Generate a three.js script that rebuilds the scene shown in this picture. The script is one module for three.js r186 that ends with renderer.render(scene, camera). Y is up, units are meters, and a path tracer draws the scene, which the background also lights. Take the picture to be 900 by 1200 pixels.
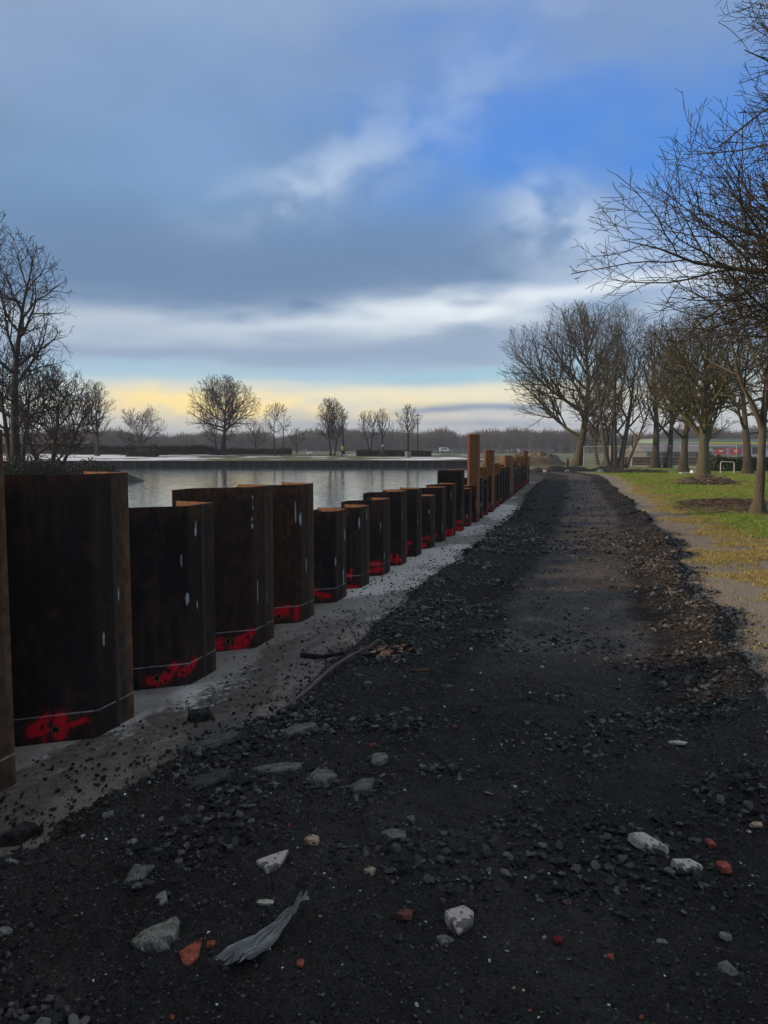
import * as THREE from 'three';
import { mergeGeometries, toCreasedNormals } from 'three/addons/utils/BufferGeometryUtils.js';
import { ConvexGeometry } from 'three/addons/geometries/ConvexGeometry.js';
import { MarchingCubes } from 'three/addons/objects/MarchingCubes.js';

// ------------------------------------------------------------------ camera, sun, exposure
const scene = new THREE.Scene();
const camera = new THREE.PerspectiveCamera(67.33, 768 / 1024, 0.05, 4000);
camera.position.set(0, 1.7, 0);
camera.rotation.set(-4.63 * Math.PI / 180, 0, 0);
const renderer = new THREE.WebGLRenderer({ antialias: true });
renderer.toneMapping = THREE.LinearToneMapping;
renderer.toneMappingExposure = 1.2;
renderer.shadowMap.enabled = true;
const RAD = Math.PI / 180;
const SUN_AZ = -100 * RAD, SUN_EL = 18 * RAD;
const sun = new THREE.DirectionalLight(0xffdcae, 3.2);
sun.position.set(Math.sin(SUN_AZ) * Math.cos(SUN_EL) * 120, Math.sin(SUN_EL) * 120, -Math.cos(SUN_AZ) * Math.cos(SUN_EL) * 120 - 20);
sun.target.position.set(0, 0, -20); scene.add(sun.target);
sun.castShadow = true; sun.shadow.radius = 8; sun.shadow.mapSize.set(2048, 2048);
Object.assign(sun.shadow.camera, { left: -60, right: 60, top: 60, bottom: -60, near: 1, far: 400 });
sun.name = 'sun'; scene.add(sun);
scene.fog = new THREE.FogExp2(0xb4bcc6, 0.0005);

// ------------------------------------------------------------------ small maths
function rng(seed) { let a = seed >>> 0; return () => { a = (a + 0x6D2B79F5) | 0; let t = Math.imul(a ^ (a >>> 15), 1 | a); t = (t + Math.imul(t ^ (t >>> 7), 61 | t)) ^ t; return ((t ^ (t >>> 14)) >>> 0) / 4294967296; }; }
const clamp = (x, a = 0, b = 1) => x < a ? a : x > b ? b : x;
const sst = (a, b, x) => { const t = clamp((x - a) / (b - a)); return t * t * (3 - 2 * t); };
const mix = (a, b, t) => a + (b - a) * t;
const mix3 = (a, b, t) => [mix(a[0], b[0], t), mix(a[1], b[1], t), mix(a[2], b[2], t)];
const gauss = (x, c, s) => Math.exp(-((x - c) * (x - c)) / (2 * s * s));
function hash2(x, y) { let h = Math.imul(x, 374761393) + Math.imul(y, 668265263) | 0; h = Math.imul(h ^ (h >>> 13), 1274126177); h ^= h >>> 16; return (h >>> 0) / 4294967296; }
function noise(x, y) { const xi = Math.floor(x), yi = Math.floor(y), fx = x - xi, fy = y - yi; const u = fx * fx * (3 - 2 * fx), v = fy * fy * (3 - 2 * fy); const a = hash2(xi, yi), b = hash2(xi + 1, yi), c = hash2(xi, yi + 1), d = hash2(xi + 1, yi + 1); return a + (b - a) * u + (c - a) * v + (a - b - c + d) * u * v; }
function fbm(x, y, o = 4) { let s = 0, a = 0.5, n = 0; for (let i = 0; i < o; i++) { s += a * noise(x, y); n += a; x = x * 2.03 + 17.3; y = y * 2.03 + 9.1; a *= 0.5; } return s / n; }
function tnoise(x, y, px, py) { const xi = Math.floor(x), yi = Math.floor(y), fx = x - xi, fy = y - yi; const u = fx * fx * (3 - 2 * fx), v = fy * fy * (3 - 2 * fy); const m = (a, p) => ((a % p) + p) % p; const a = hash2(m(xi, px), m(yi, py)), b = hash2(m(xi + 1, px), m(yi, py)), c = hash2(m(xi, px), m(yi + 1, py)), d = hash2(m(xi + 1, px), m(yi + 1, py)); return a + (b - a) * u + (c - a) * v + (a - b - c + d) * u * v; }
function tfbm(u, v, f, o = 4) { let s = 0, a = 0.5, n = 0; for (let i = 0; i < o; i++) { s += a * tnoise(u * f + i * 7, v * f + i * 3, f, f); n += a; f *= 2; a *= 0.5; } return s / n; }
function worley(x, y, per = 0) { const xi = Math.floor(x), yi = Math.floor(y); let d1 = 9, id = 0; for (let j = -1; j <= 1; j++) for (let i = -1; i <= 1; i++) { let cx = xi + i, cy = yi + j, hx = cx, hy = cy; if (per) { hx = ((cx % per) + per) % per; hy = ((cy % per) + per) % per; } const px = cx + hash2(hx, hy + 991), py = cy + hash2(hx + 577, hy); const d = (px - x) * (px - x) + (py - y) * (py - y); if (d < d1) { d1 = d; id = hash2(hx + 31, hy + 77); } } return [Math.sqrt(d1), id]; }
const s2l = c => { c /= 255; return c <= 0.04045 ? c / 12.92 : Math.pow((c + 0.055) / 1.055, 2.4); };
const l2s = c => { c = clamp(c); return 255 * (c <= 0.0031308 ? c * 12.92 : 1.055 * Math.pow(c, 1 / 2.4) - 0.055); };
const S = (r, g, b) => [s2l(r), s2l(g), s2l(b)];

// ------------------------------------------------------------------ sky: air and cloud layers by direction
(function makeSky() {
  const W = 2048, Hh = 1024, data = new Float32Array(W * Hh * 4);
  const clearStops = [[-90, S(70, 70, 72)], [-2, S(130, 134, 138)], [0, S(160, 168, 176)], [2.2, S(190, 193, 196)], [4.6, S(186, 202, 208)], [7, S(150, 184, 214)], [12, S(112, 158, 216)], [19, S(76, 132, 208)], [26, S(94, 134, 198)], [40, S(86, 122, 186)], [90, S(78, 110, 172)]];
  const grad = (st, e) => { for (let i = 1; i < st.length; i++) if (e <= st[i][0]) return mix3(st[i - 1][1], st[i][1], (e - st[i - 1][0]) / (st[i][0] - st[i - 1][0])); return st[st.length - 1][1]; };
  const cloudStops = [[-1, S(158, 166, 172)], [7, S(142, 160, 180)], [11, S(118, 142, 172)], [15, S(107, 138, 174)], [20, S(113, 144, 180)], [26, S(124, 149, 182)], [34, S(148, 165, 186)], [50, S(182, 190, 198)], [90, S(206, 208, 210)]];
  const wrap = d => ((d + 540) % 360) - 180;
  for (let j = 0; j < Hh; j++) {
    const e0 = ((j + 0.5) / Hh - 0.5) * 180;
    for (let i = 0; i < W; i++) {
      // column u -> direction: three's equirect has u = atan2(z, x)/2pi + 0.5 ; azimuth 0 is -z, positive to +x
      const phi = ((i + 0.5) / W - 0.5) * 2 * Math.PI;
      const az0 = wrap((phi + Math.PI / 2) / RAD);
      let c;
      if (e0 < -3) c = grad(clearStops, e0);
      else {
        const q = az0 + 400, el = Math.max(e0, 0);
        const w1 = fbm(q * 0.11, e0 * 0.30 + 3, 5) - 0.5, w2 = fbm(q * 0.16 + 50, e0 * 0.36 + 40, 5) - 0.5;
        const az = az0 + w1 * 7, e = e0 + w2 * Math.min(3.6, 0.35 + el * 0.17);
        const es = e0 + (fbm(q * 0.16 + 9, e0 * 1.1, 4) - 0.5) * Math.min(1.6, 0.25 + el * 0.22);
        c = grad(clearStops, e);
        // glow near the hidden sun, low over the horizon
        const gl = gauss(es, 3.25, 0.85) * (gauss(az0, -13, 4.6) * 0.95 + gauss(az0, -2, 6) * 0.56 + gauss(az0, -45, 30) * 0.16);
        c = mix3(c, S(252, 225, 152), clamp(gl * (-0.35 + 2.5 * fbm(q * 0.42, e0 * 1.6 + 30, 6))));
        const cr = gauss(es, 4.1, 0.75) * gauss(az0, 6, 12);
        c = mix3(c, S(238, 226, 192), clamp(cr * 0.75));
        // main sheet of grey-blue cloud with a clear gap
        const rot = (az - 15) * 0.22 + (e - 20.4);
        const along = (az - 17) - 0.3 * (e - 20);
        let gap = Math.exp(-(rot * rot) / (2 * 4.9 * 4.9)) * Math.exp(-(along * along) / (2 * 14 * 14));
        gap *= 1.35;
        gap = Math.max(gap, 0.8 * sst(0.56, 0.72, fbm(q * 0.035 + 5, e0 * 0.05 + 2, 4)) * sst(40, 60, Math.abs(az0)) * sst(10, 20, e0));
        let cov = sst(6.0, 8.4, es) * (1 - 0.98 * clamp(gap)) * 0.97;
        cov = clamp(cov + (w2 * 0.5 + (fbm(q * 0.5, e0 * 0.9 + 12, 5) - 0.5) * 0.5) * gap);
        let cc = grad(cloudStops, e);
        cc = mix3(cc, mix3(cc, S(132, 148, 176), 0.9), sst(-12, -30, az0) * sst(14, 30, e0) * 0.55);
        const tx = fbm(q * 0.07 + 20, e0 * 0.16 + 70, 5) - 0.5;
        cc = cc.map(v => v * (1 + tx * 0.34));
        c = mix3(c, cc, cov);
        // dark bank whose underside climbs to the right
        const und = 9.4 + 0.05 * (az0 + 20) + 0.0016 * Math.max(0, az0 + 5) * Math.max(0, az0 + 5) + w1 * 1.1;
        const bank = sst(und, und + 0.9, e) * sst(und + 8.5, und + 2.6, e) * sst(21, 8, az0 + w2 * 12);
        c = mix3(c, S(99, 127, 162), bank * 0.85);
        // bright band under the bank
        const bb = gauss(es, und - 0.9, 0.95) * (0.38 + 0.62 * gauss(az0, 9, 10)) * sst(0.22, 0.62, fbm(q * 0.15 + 7, e0 * 0.5 + 7, 4) + 0.08);
        c = mix3(c, S(218, 226, 232), clamp(bb * 1.05));
        // grey stripe, turquoise slot
        const st = gauss(es, 6.8, 0.75) * (0.55 + 0.45 * sst(18, 4, az0));
        c = mix3(c, S(139, 154, 178), clamp(st * 0.75));
        const s2 = gauss(es, 8.0, 0.32) * gauss(az0, -20, 9);
        c = mix3(c, S(166, 182, 200), s2 * 0.6);
        const tq = gauss(es, 5.35, 0.36) * (0.3 + 0.7 * gauss(az0, 8, 9) + 0.25 * gauss(az0, -14, 7));
        c = mix3(c, S(146, 188, 208), clamp(tq * 0.9));
        // low streaks
        const ls = gauss(es, 2.95 + 0.04 * (az0 - 6), 0.22) * sst(-2, 4, az0) * sst(16, 11, az0) + 0.6 * gauss(es, 1.9, 0.18) * gauss(az0, 9, 5) + 0.4 * gauss(es, 2.0, 0.35) * gauss(az0, -6, 4);
        c = mix3(c, S(132, 148, 172), clamp(ls * 1.1 * (0.6 + 0.8 * fbm(q * 0.8, e0 * 3, 3))));
        // thin white wisps
        const wn = sst(0.28, 0.74, fbm(q * 0.34 + w1 * 1.6 + 11, e0 * 0.6 + w2 * 1.6, 7));
        const wi = gauss(az0 + (e0 - 17.5) * -0.9, -5.8, 3.4) * gauss(e0 - 0.2 * (az0 + 6), 18.2, 1.5) * 0.9
          + gauss(az0 + (e0 - 16) * 0.5, 12.4, 2.6) * gauss(e0, 15.9, 1.8) * 1.25 + gauss(az0, 17.5, 6) * gauss(e0, 12.2, 2.2) * 0.7
          + gauss(e0 - 0.42 * (az0 - 6), 24.2, 2.2) * gauss(az0, 5, 8) * 0.34;
        c = mix3(c, S(182, 198, 220), clamp(wi * (0.1 + 0.6 * wn)));
        if (e0 < 0) c = mix3(c, grad(clearStops, e0), sst(0, -2.5, e0));
      }
      const o = (j * W + i) * 4; data[o] = c[0]; data[o + 1] = c[1]; data[o + 2] = c[2]; data[o + 3] = 1;
    }
  }
  const t = new THREE.DataTexture(data, W, Hh, THREE.RGBAFormat, THREE.FloatType);
  t.mapping = THREE.EquirectangularReflectionMapping; t.magFilter = THREE.LinearFilter; t.minFilter = THREE.LinearFilter; t.needsUpdate = true;
  scene.background = t; scene.environment = t;
})();

// ------------------------------------------------------------------ helpers for things
const taken = {};
function numbered(n) { const k = taken[n] = (taken[n] ?? -1) + 1; return k ? `${n}_${String(k).padStart(3, '0')}` : n; }
function shade(o) { o.traverse(c => { if (c.isMesh) { c.castShadow = true; c.receiveShadow = true; } }); return o; }
function tag(o, label, category, group, kind) { o.userData.label = label; o.userData.category = category; if (group) o.userData.group = group; if (kind) o.userData.kind = kind; return o; }
function thing(name, label, category, pos = [0, 0, 0], turn = 0, group) { const o = new THREE.Group(); o.name = numbered(name); o.position.set(...pos); o.rotation.y = turn; tag(o, label, category, group); scene.add(o); return o; }
function part(name, geo, mat, parent) { const m = new THREE.Mesh(geo, mat); m.name = name; m.castShadow = m.receiveShadow = true; parent.add(m); return m; }
function single(name, geo, mat, label, category, group) { const m = new THREE.Mesh(geo, mat); m.name = numbered(name); m.castShadow = m.receiveShadow = true; tag(m, label, category, group); scene.add(m); return m; }
function structure(name, geo, mat) { const m = new THREE.Mesh(geo, mat); m.name = numbered(name); m.castShadow = m.receiveShadow = true; m.userData.kind = 'structure'; scene.add(m); return m; }
function stuff(o, name, label, category) { o.name = numbered(name); o.castShadow = o.receiveShadow = true; tag(o, label, category, null, 'stuff'); scene.add(o); return o; }
const std = (r, g, b, rough = 0.9, extra = {}) => { const m = new THREE.MeshStandardMaterial({ roughness: rough, ...extra }); m.color.setRGB(r, g, b); return m; };
function colourTex(w, h, fn, rep) { const d = new Uint8Array(w * h * 4); for (let j = 0; j < h; j++) for (let i = 0; i < w; i++) { const c = fn((i + 0.5) / w, (j + 0.5) / h); const o = (j * w + i) * 4; d[o] = l2s(c[0]); d[o + 1] = l2s(c[1]); d[o + 2] = l2s(c[2]); d[o + 3] = 255; } const t = new THREE.DataTexture(d, w, h); t.colorSpace = THREE.SRGBColorSpace; t.magFilter = THREE.LinearFilter; t.minFilter = THREE.LinearMipmapLinearFilter; t.generateMipmaps = true; if (rep) t.wrapS = t.wrapT = THREE.RepeatWrapping; t.needsUpdate = true; return t; }
function greyTex(w, h, fn) { const d = new Uint8Array(w * h * 4); for (let j = 0; j < h; j++) for (let i = 0; i < w; i++) { const v = 255 * clamp(fn((i + 0.5) / w, (j + 0.5) / h)); const o = (j * w + i) * 4; d[o] = d[o + 1] = d[o + 2] = v; d[o + 3] = 255; } const t = new THREE.DataTexture(d, w, h); t.magFilter = THREE.LinearFilter; t.minFilter = THREE.LinearMipmapLinearFilter; t.generateMipmaps = true; t.wrapS = t.wrapT = THREE.RepeatWrapping; t.needsUpdate = true; return t; }
// grid mesh: fn(i,j) -> {p:[x,y,z], uv:[u,v], c:[r,g,b]}
function gridGeo(ni, nj, fn) {
  const P = new Float32Array(ni * nj * 3), U = new Float32Array(ni * nj * 2), C = new Float32Array(ni * nj * 3), I = [];
  for (let j = 0; j < nj; j++) for (let i = 0; i < ni; i++) { const k = j * ni + i, r = fn(i, j); P.set(r.p, k * 3); U.set(r.uv, k * 2); C.set(r.c || [1, 1, 1], k * 3); if (i < ni - 1 && j < nj - 1) I.push(k, k + 1, k + ni, k + 1, k + ni + 1, k + ni); }
  const g = new THREE.BufferGeometry(); g.setAttribute('position', new THREE.BufferAttribute(P, 3)); g.setAttribute('uv', new THREE.BufferAttribute(U, 2)); g.setAttribute('color', new THREE.BufferAttribute(C, 3)); g.setIndex(I); g.computeVertexNormals(); return g;
}
function box(w, h, d, x = 0, y = 0, z = 0, ry = 0) { const g = new THREE.BoxGeometry(w, h, d); if (ry) g.rotateY(ry); g.translate(x, y, z); return g; }

// ------------------------------------------------------------------ the line of the pile wall: s runs along it, w runs across towards the track
const AX = [], DS = 0.05, S0 = -20;
{ const th = s => (s < 10 ? 16 : s < 20 ? mix(16, 13.6, (s - 10) / 10) : s < 42 ? 13.6 : mix(13.6, -22, clamp((s - 42) / 16))) * RAD;
  let x = -1.6, z = -4.8; const fw = [], bw = [];
  for (let s = 0; s <= 200; s += DS) { fw.push([x, z, th(s)]); x += Math.sin(th(s)) * DS; z -= Math.cos(th(s)) * DS; }
  x = -1.6; z = -4.8; for (let s = 0; s > S0; s -= DS) { x -= Math.sin(th(s)) * DS; z += Math.cos(th(s)) * DS; bw.push([x, z, th(s)]); }
  AX.push(...bw.reverse(), ...fw); }
function axis(s) { const k = clamp((s - S0) / DS, 0, AX.length - 2), i = Math.floor(k), f = k - i, a = AX[i], b = AX[i + 1]; return [mix(a[0], b[0], f), mix(a[1], b[1], f), mix(a[2], b[2], f)]; }
function at(s, w, y = 0) { const [x, z, t] = axis(s); return [x + w * Math.cos(t), y, z + w * Math.sin(t)]; }
function toSW(x, z) { let best = 1e9, bs = 0; for (let k = 0; k < AX.length; k += 4) { const d = (AX[k][0] - x) ** 2 + (AX[k][1] - z) ** 2; if (d < best) { best = d; bs = S0 + k * DS; } } const [ax, az, t] = axis(bs); const dx = x - ax, dz = z - az; return [bs + dx * Math.sin(t) - dz * Math.cos(t), dx * Math.cos(t) + dz * Math.sin(t)]; }

// track of black planings: its edges and its relief
const edgeL = s => 0.80 - 0.22 * sst(0.2, -1.6, s) + 0.14 * sst(-0.6, 0.6, s) * sst(3.6, 1.6, s) + 0.22 * (fbm(s * 0.7 + 40, 3, 3) - 0.5) + 0.16 * (noise(s * 3.1, 8) - 0.5) - 0.2 * sst(14, 24, s);
const edgeR = s => 3.88 + 0.34 * (fbm(s * 0.8 + 90, 5, 3) - 0.5) + 0.14 * (noise(s * 3.7, 4) - 0.5);
const looseness = (s, w) => { const far = sst(0.2, 2.2, s); const mid = sst(1.85, 2.1, w + 0.2 * (noise(s * 1.6, 2) - 0.5)) * sst(3.3, 3.08, w + 0.2 * (noise(s * 1.3, 6) - 0.5)); return 1 - 0.85 * mid * mix(0.5, 1, far); };
function trackY(s, w) {
  const l = edgeL(s), r = edgeR(s), lo = looseness(s, w);
  let y = mix(-0.05, 0.10, sst(l - 0.16, l + 0.22, w)) + 0.055 * gauss(w, l + 0.2, 0.16) * (0.4 + fbm(s * 1.1, 21, 3));
  y += 0.075 * gauss(w, r - 0.14, 0.14) * (0.35 + 1.1 * fbm(s * 1.7, 33, 3)); y = mix(y, 0.045, sst(r - 0.1, r + 0.14, w));
  const inside = sst(l - 0.1, l + 0.2, w) * sst(r + 0.1, r - 0.1, w);
  y += inside * (0.06 * (fbm(s * 1.3, w * 1.3, 3) - 0.5) + lo * 0.05 * (fbm(s * 5 + 3, w * 5, 4) - 0.5));
  const strip = sst(1.05, 1.25, w) * sst(1.95, 1.8, w) + sst(3.1, 3.22, w) * sst(3.72, 3.6, w);
  y += strip * inside * sst(1.2, 3.2, s) * 0.013 * Math.sin(s * 2 * Math.PI / 0.19 + 1.5 * noise(s * 2, w * 2)) * (0.4 + noise(s * 1.4, w * 1.4 + 9));
  if (s < 12) { const [d, id] = worley(s * 16, w * 16); y += inside * (0.25 + 0.75 * lo) * 0.022 * id * sst(0.55, 0.1, d); const [d2, id2] = worley(s * 42 + 5, w * 42); y += inside * 0.008 * id2 * sst(0.55, 0.1, d2) * (0.5 + 0.5 * lo); }
  return y;
}
function spacing(a, b, d0, d1) { const o = [a]; let x = a; while (x < b) { x += mix(d0, d1, clamp((x - a) / (b - a)) ** 1.5); o.push(Math.min(x, b)); } return o; }

// tileable grain textures (matter: aggregate flecks and grit)
const gritBump = greyTex(1024, 1024, (u, v) => { const [d, id] = worley(u * 96, v * 96, 96), [d2, id2] = worley(u * 230, v * 230, 230); return 0.3 * tfbm(u, v, 24, 5) + 0.45 * id * sst(0.6, 0.15, d) + 0.35 * id2 * sst(0.6, 0.2, d2); });
const gritCol = colourTex(1024, 1024, (u, v) => { const [d, id] = worley(u * 150, v * 150, 150), [d2, id2] = worley(u * 60 + 11, v * 60, 60); let k = 0.62 + 0.7 * tfbm(u, v, 16, 5) * (0.7 + 0.5 * id2); let c = [0.5 * k, 0.49 * k, 0.495 * k]; if (id > 0.955 && d < 0.34) c = mix3(c, [1.0, 0.95, 0.85], 0.35 + 0.6 * hash2(Math.floor(id * 1e6), 3)); else if (id > 0.945 && d < 0.34) c = [0.95, 0.5, 0.35]; return c; }, true);

// the track
{
  const ss = spacing(-8, -2.7, 0.12, 0.12).slice(0, -1).concat(spacing(-2.7, 9, 0.02, 0.045)).slice(0, -1).concat(spacing(9, 58, 0.06, 0.3)), ws = []; for (let w = 0.2; w <= 4.3; w += 0.024) ws.push(w);
  const g = gridGeo(ws.length, ss.length, (i, j) => { const s = ss[j], w = ws[i]; const lo = looseness(s, w); const y = trackY(s, w); const dust = (1 - lo) * sst(0.2, 2.5, s);
    const k = 0.064 * (0.4 + 0.8 * fbm(s * 2.2, w * 2.2, 4)) * mix(1, 3.6, dust); return { p: at(s, w, y), uv: [s / 1.7, w / 1.7], c: [k * 1.1, k * 0.97, k * 0.82] }; });
  structure('track', g, new THREE.MeshPhysicalMaterial({ vertexColors: true, map: gritCol, bumpMap: gritBump, bumpScale: 0.02, roughness: 0.8, specularIntensity: 0.25 }));
}
// concrete strip along the wall
{
  const uvS = s => (s + 8) / 20, W0 = -0.55, W1 = 1.55;
  const tex = colourTex(2048, 256, (u, v) => {
    const s = u * 20 - 8, w = W0 + v * (W1 - W0); let c = [0.55, 0.52, 0.475].map(k => k * (0.72 + 0.5 * fbm(s * 1.3, w * 1.3, 5)));
    const l = edgeL(s); // soil trodden off the track: grains thicken into a crust beside it
    const cover = mix(1.06, 0.62, sst(2.0, 4.0, s)) - mix(0.62, 0.72, sst(2.0, 4.0, s)) * (l - w) / 0.8; const grain = 0.55 * fbm(s * 3.2 + 9, w * 3.2, 6) + 0.25 * noise(s * 34, w * 34) + 0.2 * noise(s * 75, w * 75);
    const crust = sst(0.13, -0.10, grain - cover * 0.86 - 0.06); c = mix3(c, [0.10, 0.082, 0.064].map(k => k * (0.35 + 1.3 * noise(s * 60, w * 60)) * (0.3 + 1.5 * sst(0.3, 0.7, fbm(s * 2.4 + 70, w * 3.4, 5)))), crust * 0.93);
    const wash = sst(0.46, 0.62, fbm(s * 0.8 + 30, w * 1.1 + 2, 4)); c = mix3(c, [0.15, 0.128, 0.105].map(k => k * (0.7 + 0.6 * fbm(s * 9, w * 9, 3))), wash * 0.75); const smear = sst(0.5, 0.6, fbm(s * 1.6 + 5, w * 4.2 + 30, 5)) * sst(4.5, 2.0, s); c = mix3(c, [0.085, 0.066, 0.048].map(k => k * (0.5 + noise(s * 40, w * 40))), smear * 0.8);
    if (noise(s * 80 + 3, w * 80) > 0.93) c = [0.03, 0.03, 0.03]; return c;
  });
  tex.wrapS = THREE.MirroredRepeatWrapping;
  const ss = spacing(-8, 45, 0.06, 0.25), ws = []; for (let w = W0; w <= W1 + 0.001; w += 0.05) ws.push(w);
  const g = gridGeo(ws.length, ss.length, (i, j) => { const s = ss[j], w = ws[i]; return { p: at(s, w, 0.012 * (fbm(s * 1.4, w * 1.4, 3) - 0.5)), uv: [uvS(s), (w - W0) / (W1 - W0)] }; });
  const bumpT = greyTex(512, 512, (u, v) => tfbm(u, v, 32, 5)); bumpT.repeat.set(16, 1.6);
  structure('concrete_strip', g, new THREE.MeshStandardMaterial({ map: tex, bumpMap: bumpT, bumpScale: 0.006, roughness: 0.86 }));
}
// verge and lawn to the right of the track
const vergeMix = (s, w) => { const n = fbm(s * 1.1 + 7, w * 1.1, 4), st = 0.65 * noise(s * 4.6 + 2.2 * fbm(s * 1.2, w * 1.6, 3), w * 0.9 + 3) + 0.35 * noise(s * 13, w * 3.1 + 7); const g = sst(4.65, 5.5, w + (n - 0.5) * 1.5 + (st - 0.5) * 0.5 - 0.5 * sst(4, 7, s) * sst(12, 9, s)); return { n, st, g }; };
function landY(s, w) { let y = 0.085 + 0.03 * (fbm(s * 0.5, w * 0.5, 3) - 0.5); const m = vergeMix(s, w); y += (1 - m.g) * 0.035 * (m.st - 0.5) + 0.02 * (fbm(s * 3, w * 3, 3) - 0.5); return y + 0.06 * sst(6, 14, w); }
const strawAt = (s, w, st) => sst(0.46, 0.62, 0.42 * st + 0.58 * fbm(s * 1.3 + 60, w * 1.9, 5) + mix(-0.2, 0.05, sst(4.05, 4.9, w))) * sst(3.9, 4.2, w);
const lawnCol = (s, w) => { const { n, st, g } = vergeMix(s, w); const mud = [0.2, 0.168, 0.132].map(k => k * (0.65 + 0.8 * n)), straw = [0.28, 0.23, 0.075].map(k => k * (0.35 + 0.95 * st)); const strawM = strawAt(s, w, st); let c = mix3(mud, straw, strawM * 0.85); const gr = mix3([0.135, 0.205, 0.026], [0.17, 0.17, 0.05], sst(0.45, 0.7, fbm(s * 0.7 + 3, w * 0.7 + 8, 4))).map(k => k * (0.7 + 0.6 * fbm(s * 4, w * 4, 3))); return mix3(c, gr, g); };
{
  const ss = spacing(-6, 1, 0.2, 0.2).slice(0, -1).concat(spacing(1, 20, 0.05, 0.09)).slice(0, -1).concat(spacing(20, 64, 0.14, 0.6)), ws = spacing(3.55, 7, 0.05, 0.06).slice(0, -1).concat(spacing(7, 70, 0.12, 3));
  const g = gridGeo(ws.length, ss.length, (i, j) => { const s = ss[j], w = ws[i]; return { p: at(s, w, landY(s, w)), uv: [s / 1.3, w / 1.3], c: lawnCol(s, w).map(k => k * 1.15) }; });
  const speck = colourTex(512, 512, (u, v) => { const k = 0.62 + 0.6 * tfbm(u, v, 64, 4) ; return [k, k, k * 0.97]; }, true);
  structure('lawn', g, new THREE.MeshStandardMaterial({ vertexColors: true, map: speck, bumpMap: gritBump, bumpScale: 0.014, roughness: 0.95 }));
}
// land at the end of the track and round the head of the water
{
  const shore = z => z > -41 ? axis(37)[0] : mix(7.4, 11.4, clamp((-41 - z) / 60));
  const zs = spacing(0, 75, 0.8, 1.6).map(d => -38 - d), N = 90;
  const g = gridGeo(N, zs.length, (i, j) => { const z = zs[j], t = i / (N - 1), x = shore(z) + t * t * 110; const n = fbm(x * 0.25, z * 0.12, 4); const grassy = sst(0.42, 0.6, fbm(x * 0.1 + 4, z * 0.3, 4) + 0.25 * sst(-78, -90, z)); let c = mix3([0.075, 0.063, 0.052].map(k => k * (0.5 + n)), [0.10, 0.125, 0.04], grassy * sst(-62, -76, z)); if (z > -58) c = mix3([0.03, 0.028, 0.027], c, sst(0.55, 0.7, n)); return { p: [x, (t === 0 ? -0.9 : 0.02 + 0.1 * (fbm(x * 0.4, z * 0.4, 3) - 0.5)), z], uv: [x, z], c }; });
  structure('bare_ground', g, new THREE.MeshStandardMaterial({ vertexColors: true, roughness: 0.95, bumpMap: gritBump, bumpScale: 0.03 }));
}
// the wide ground sheet under everything, out to the horizon
{ const g = new THREE.CircleGeometry(2600, 64); g.rotateX(-Math.PI / 2); g.translate(0, -1.3, -60); structure('ground', g, std(0.085, 0.09, 0.05, 0.95)); }
// far bank
const bankZ = x => -91 - 0.075 * (x + 40);
function bankY(x, d) { return mix(0.03, 0.38, sst(26, 9, x)) + 0.62 * sst(0, 26, d) * sst(40, 9, x) + 0.10 * (fbm(x * 0.12, d * 0.2, 3) - 0.5) * sst(0, 4, d) - 0.2 * sst(60, 300, d); }
{
  const xs = spacing(0, 300, 0.7, 4).map(v => v), X = []; for (let k = xs.length - 1; k > 0; k--) X.push(-20 - xs[k]); for (const v of xs) X.push(-20 + v);
  const ds = spacing(0, 50, 0.35, 1.6).slice(0, -1).concat(spacing(50, 1100, 6, 90));
  const g = gridGeo(X.length, ds.length, (i, j) => { const x = X[i], d = ds[j], z = bankZ(x) - d; let c = mix3([0.085, 0.115, 0.03], [0.10, 0.085, 0.045], sst(0.4, 0.65, fbm(x * 0.1, d * 0.15, 4))); 
    const sn = fbm(x * 0.22 + 11, d * 0.75, 4) + 0.30 * gauss(x, -37, 12) * sst(26, 16, d) - 0.05 + 0.17 * gauss(x, 3, 4.5) * sst(11, 5, d) + 0.08 * gauss(x, -36, 6) * sst(12, 5, d) - 0.16 * gauss(x, -18, 9); const snow = sst(18, 9, x) * sst(0.55, 0.62, sn) * sst(0.6, 1.2, d) * sst(40, 26, d); c = mix3(c, [0.74, 0.76, 0.8], snow); return { p: [x, bankY(x, d) + 0.05 * snow, z], uv: [x, d], c }; });
  structure('far_bank', g, new THREE.MeshStandardMaterial({ vertexColors: true, roughness: 0.95 }));
}
// water
{
  const g = new THREE.PlaneGeometry(340, 118, 1, 1); g.rotateX(-Math.PI / 2); g.translate(-156, -0.5, -54);
  const uv = g.attributes.uv, p = g.attributes.position; for (let i = 0; i < uv.count; i++) uv.setXY(i, p.getX(i) / 9, p.getZ(i) / 9);
  const rip = greyTex(1024, 1024, (u, v) => 0.55 * tfbm(u, v, 10, 3) + 0.45 * tfbm(u + 0.3, v, 34, 4));
  const m = new THREE.MeshPhysicalMaterial({ roughness: 0.05, ior: 1.333, bumpMap: rip, bumpScale: 0.03 }); m.color.setRGB(0.10, 0.13, 0.16);
  structure('water', g, m);
}

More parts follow.
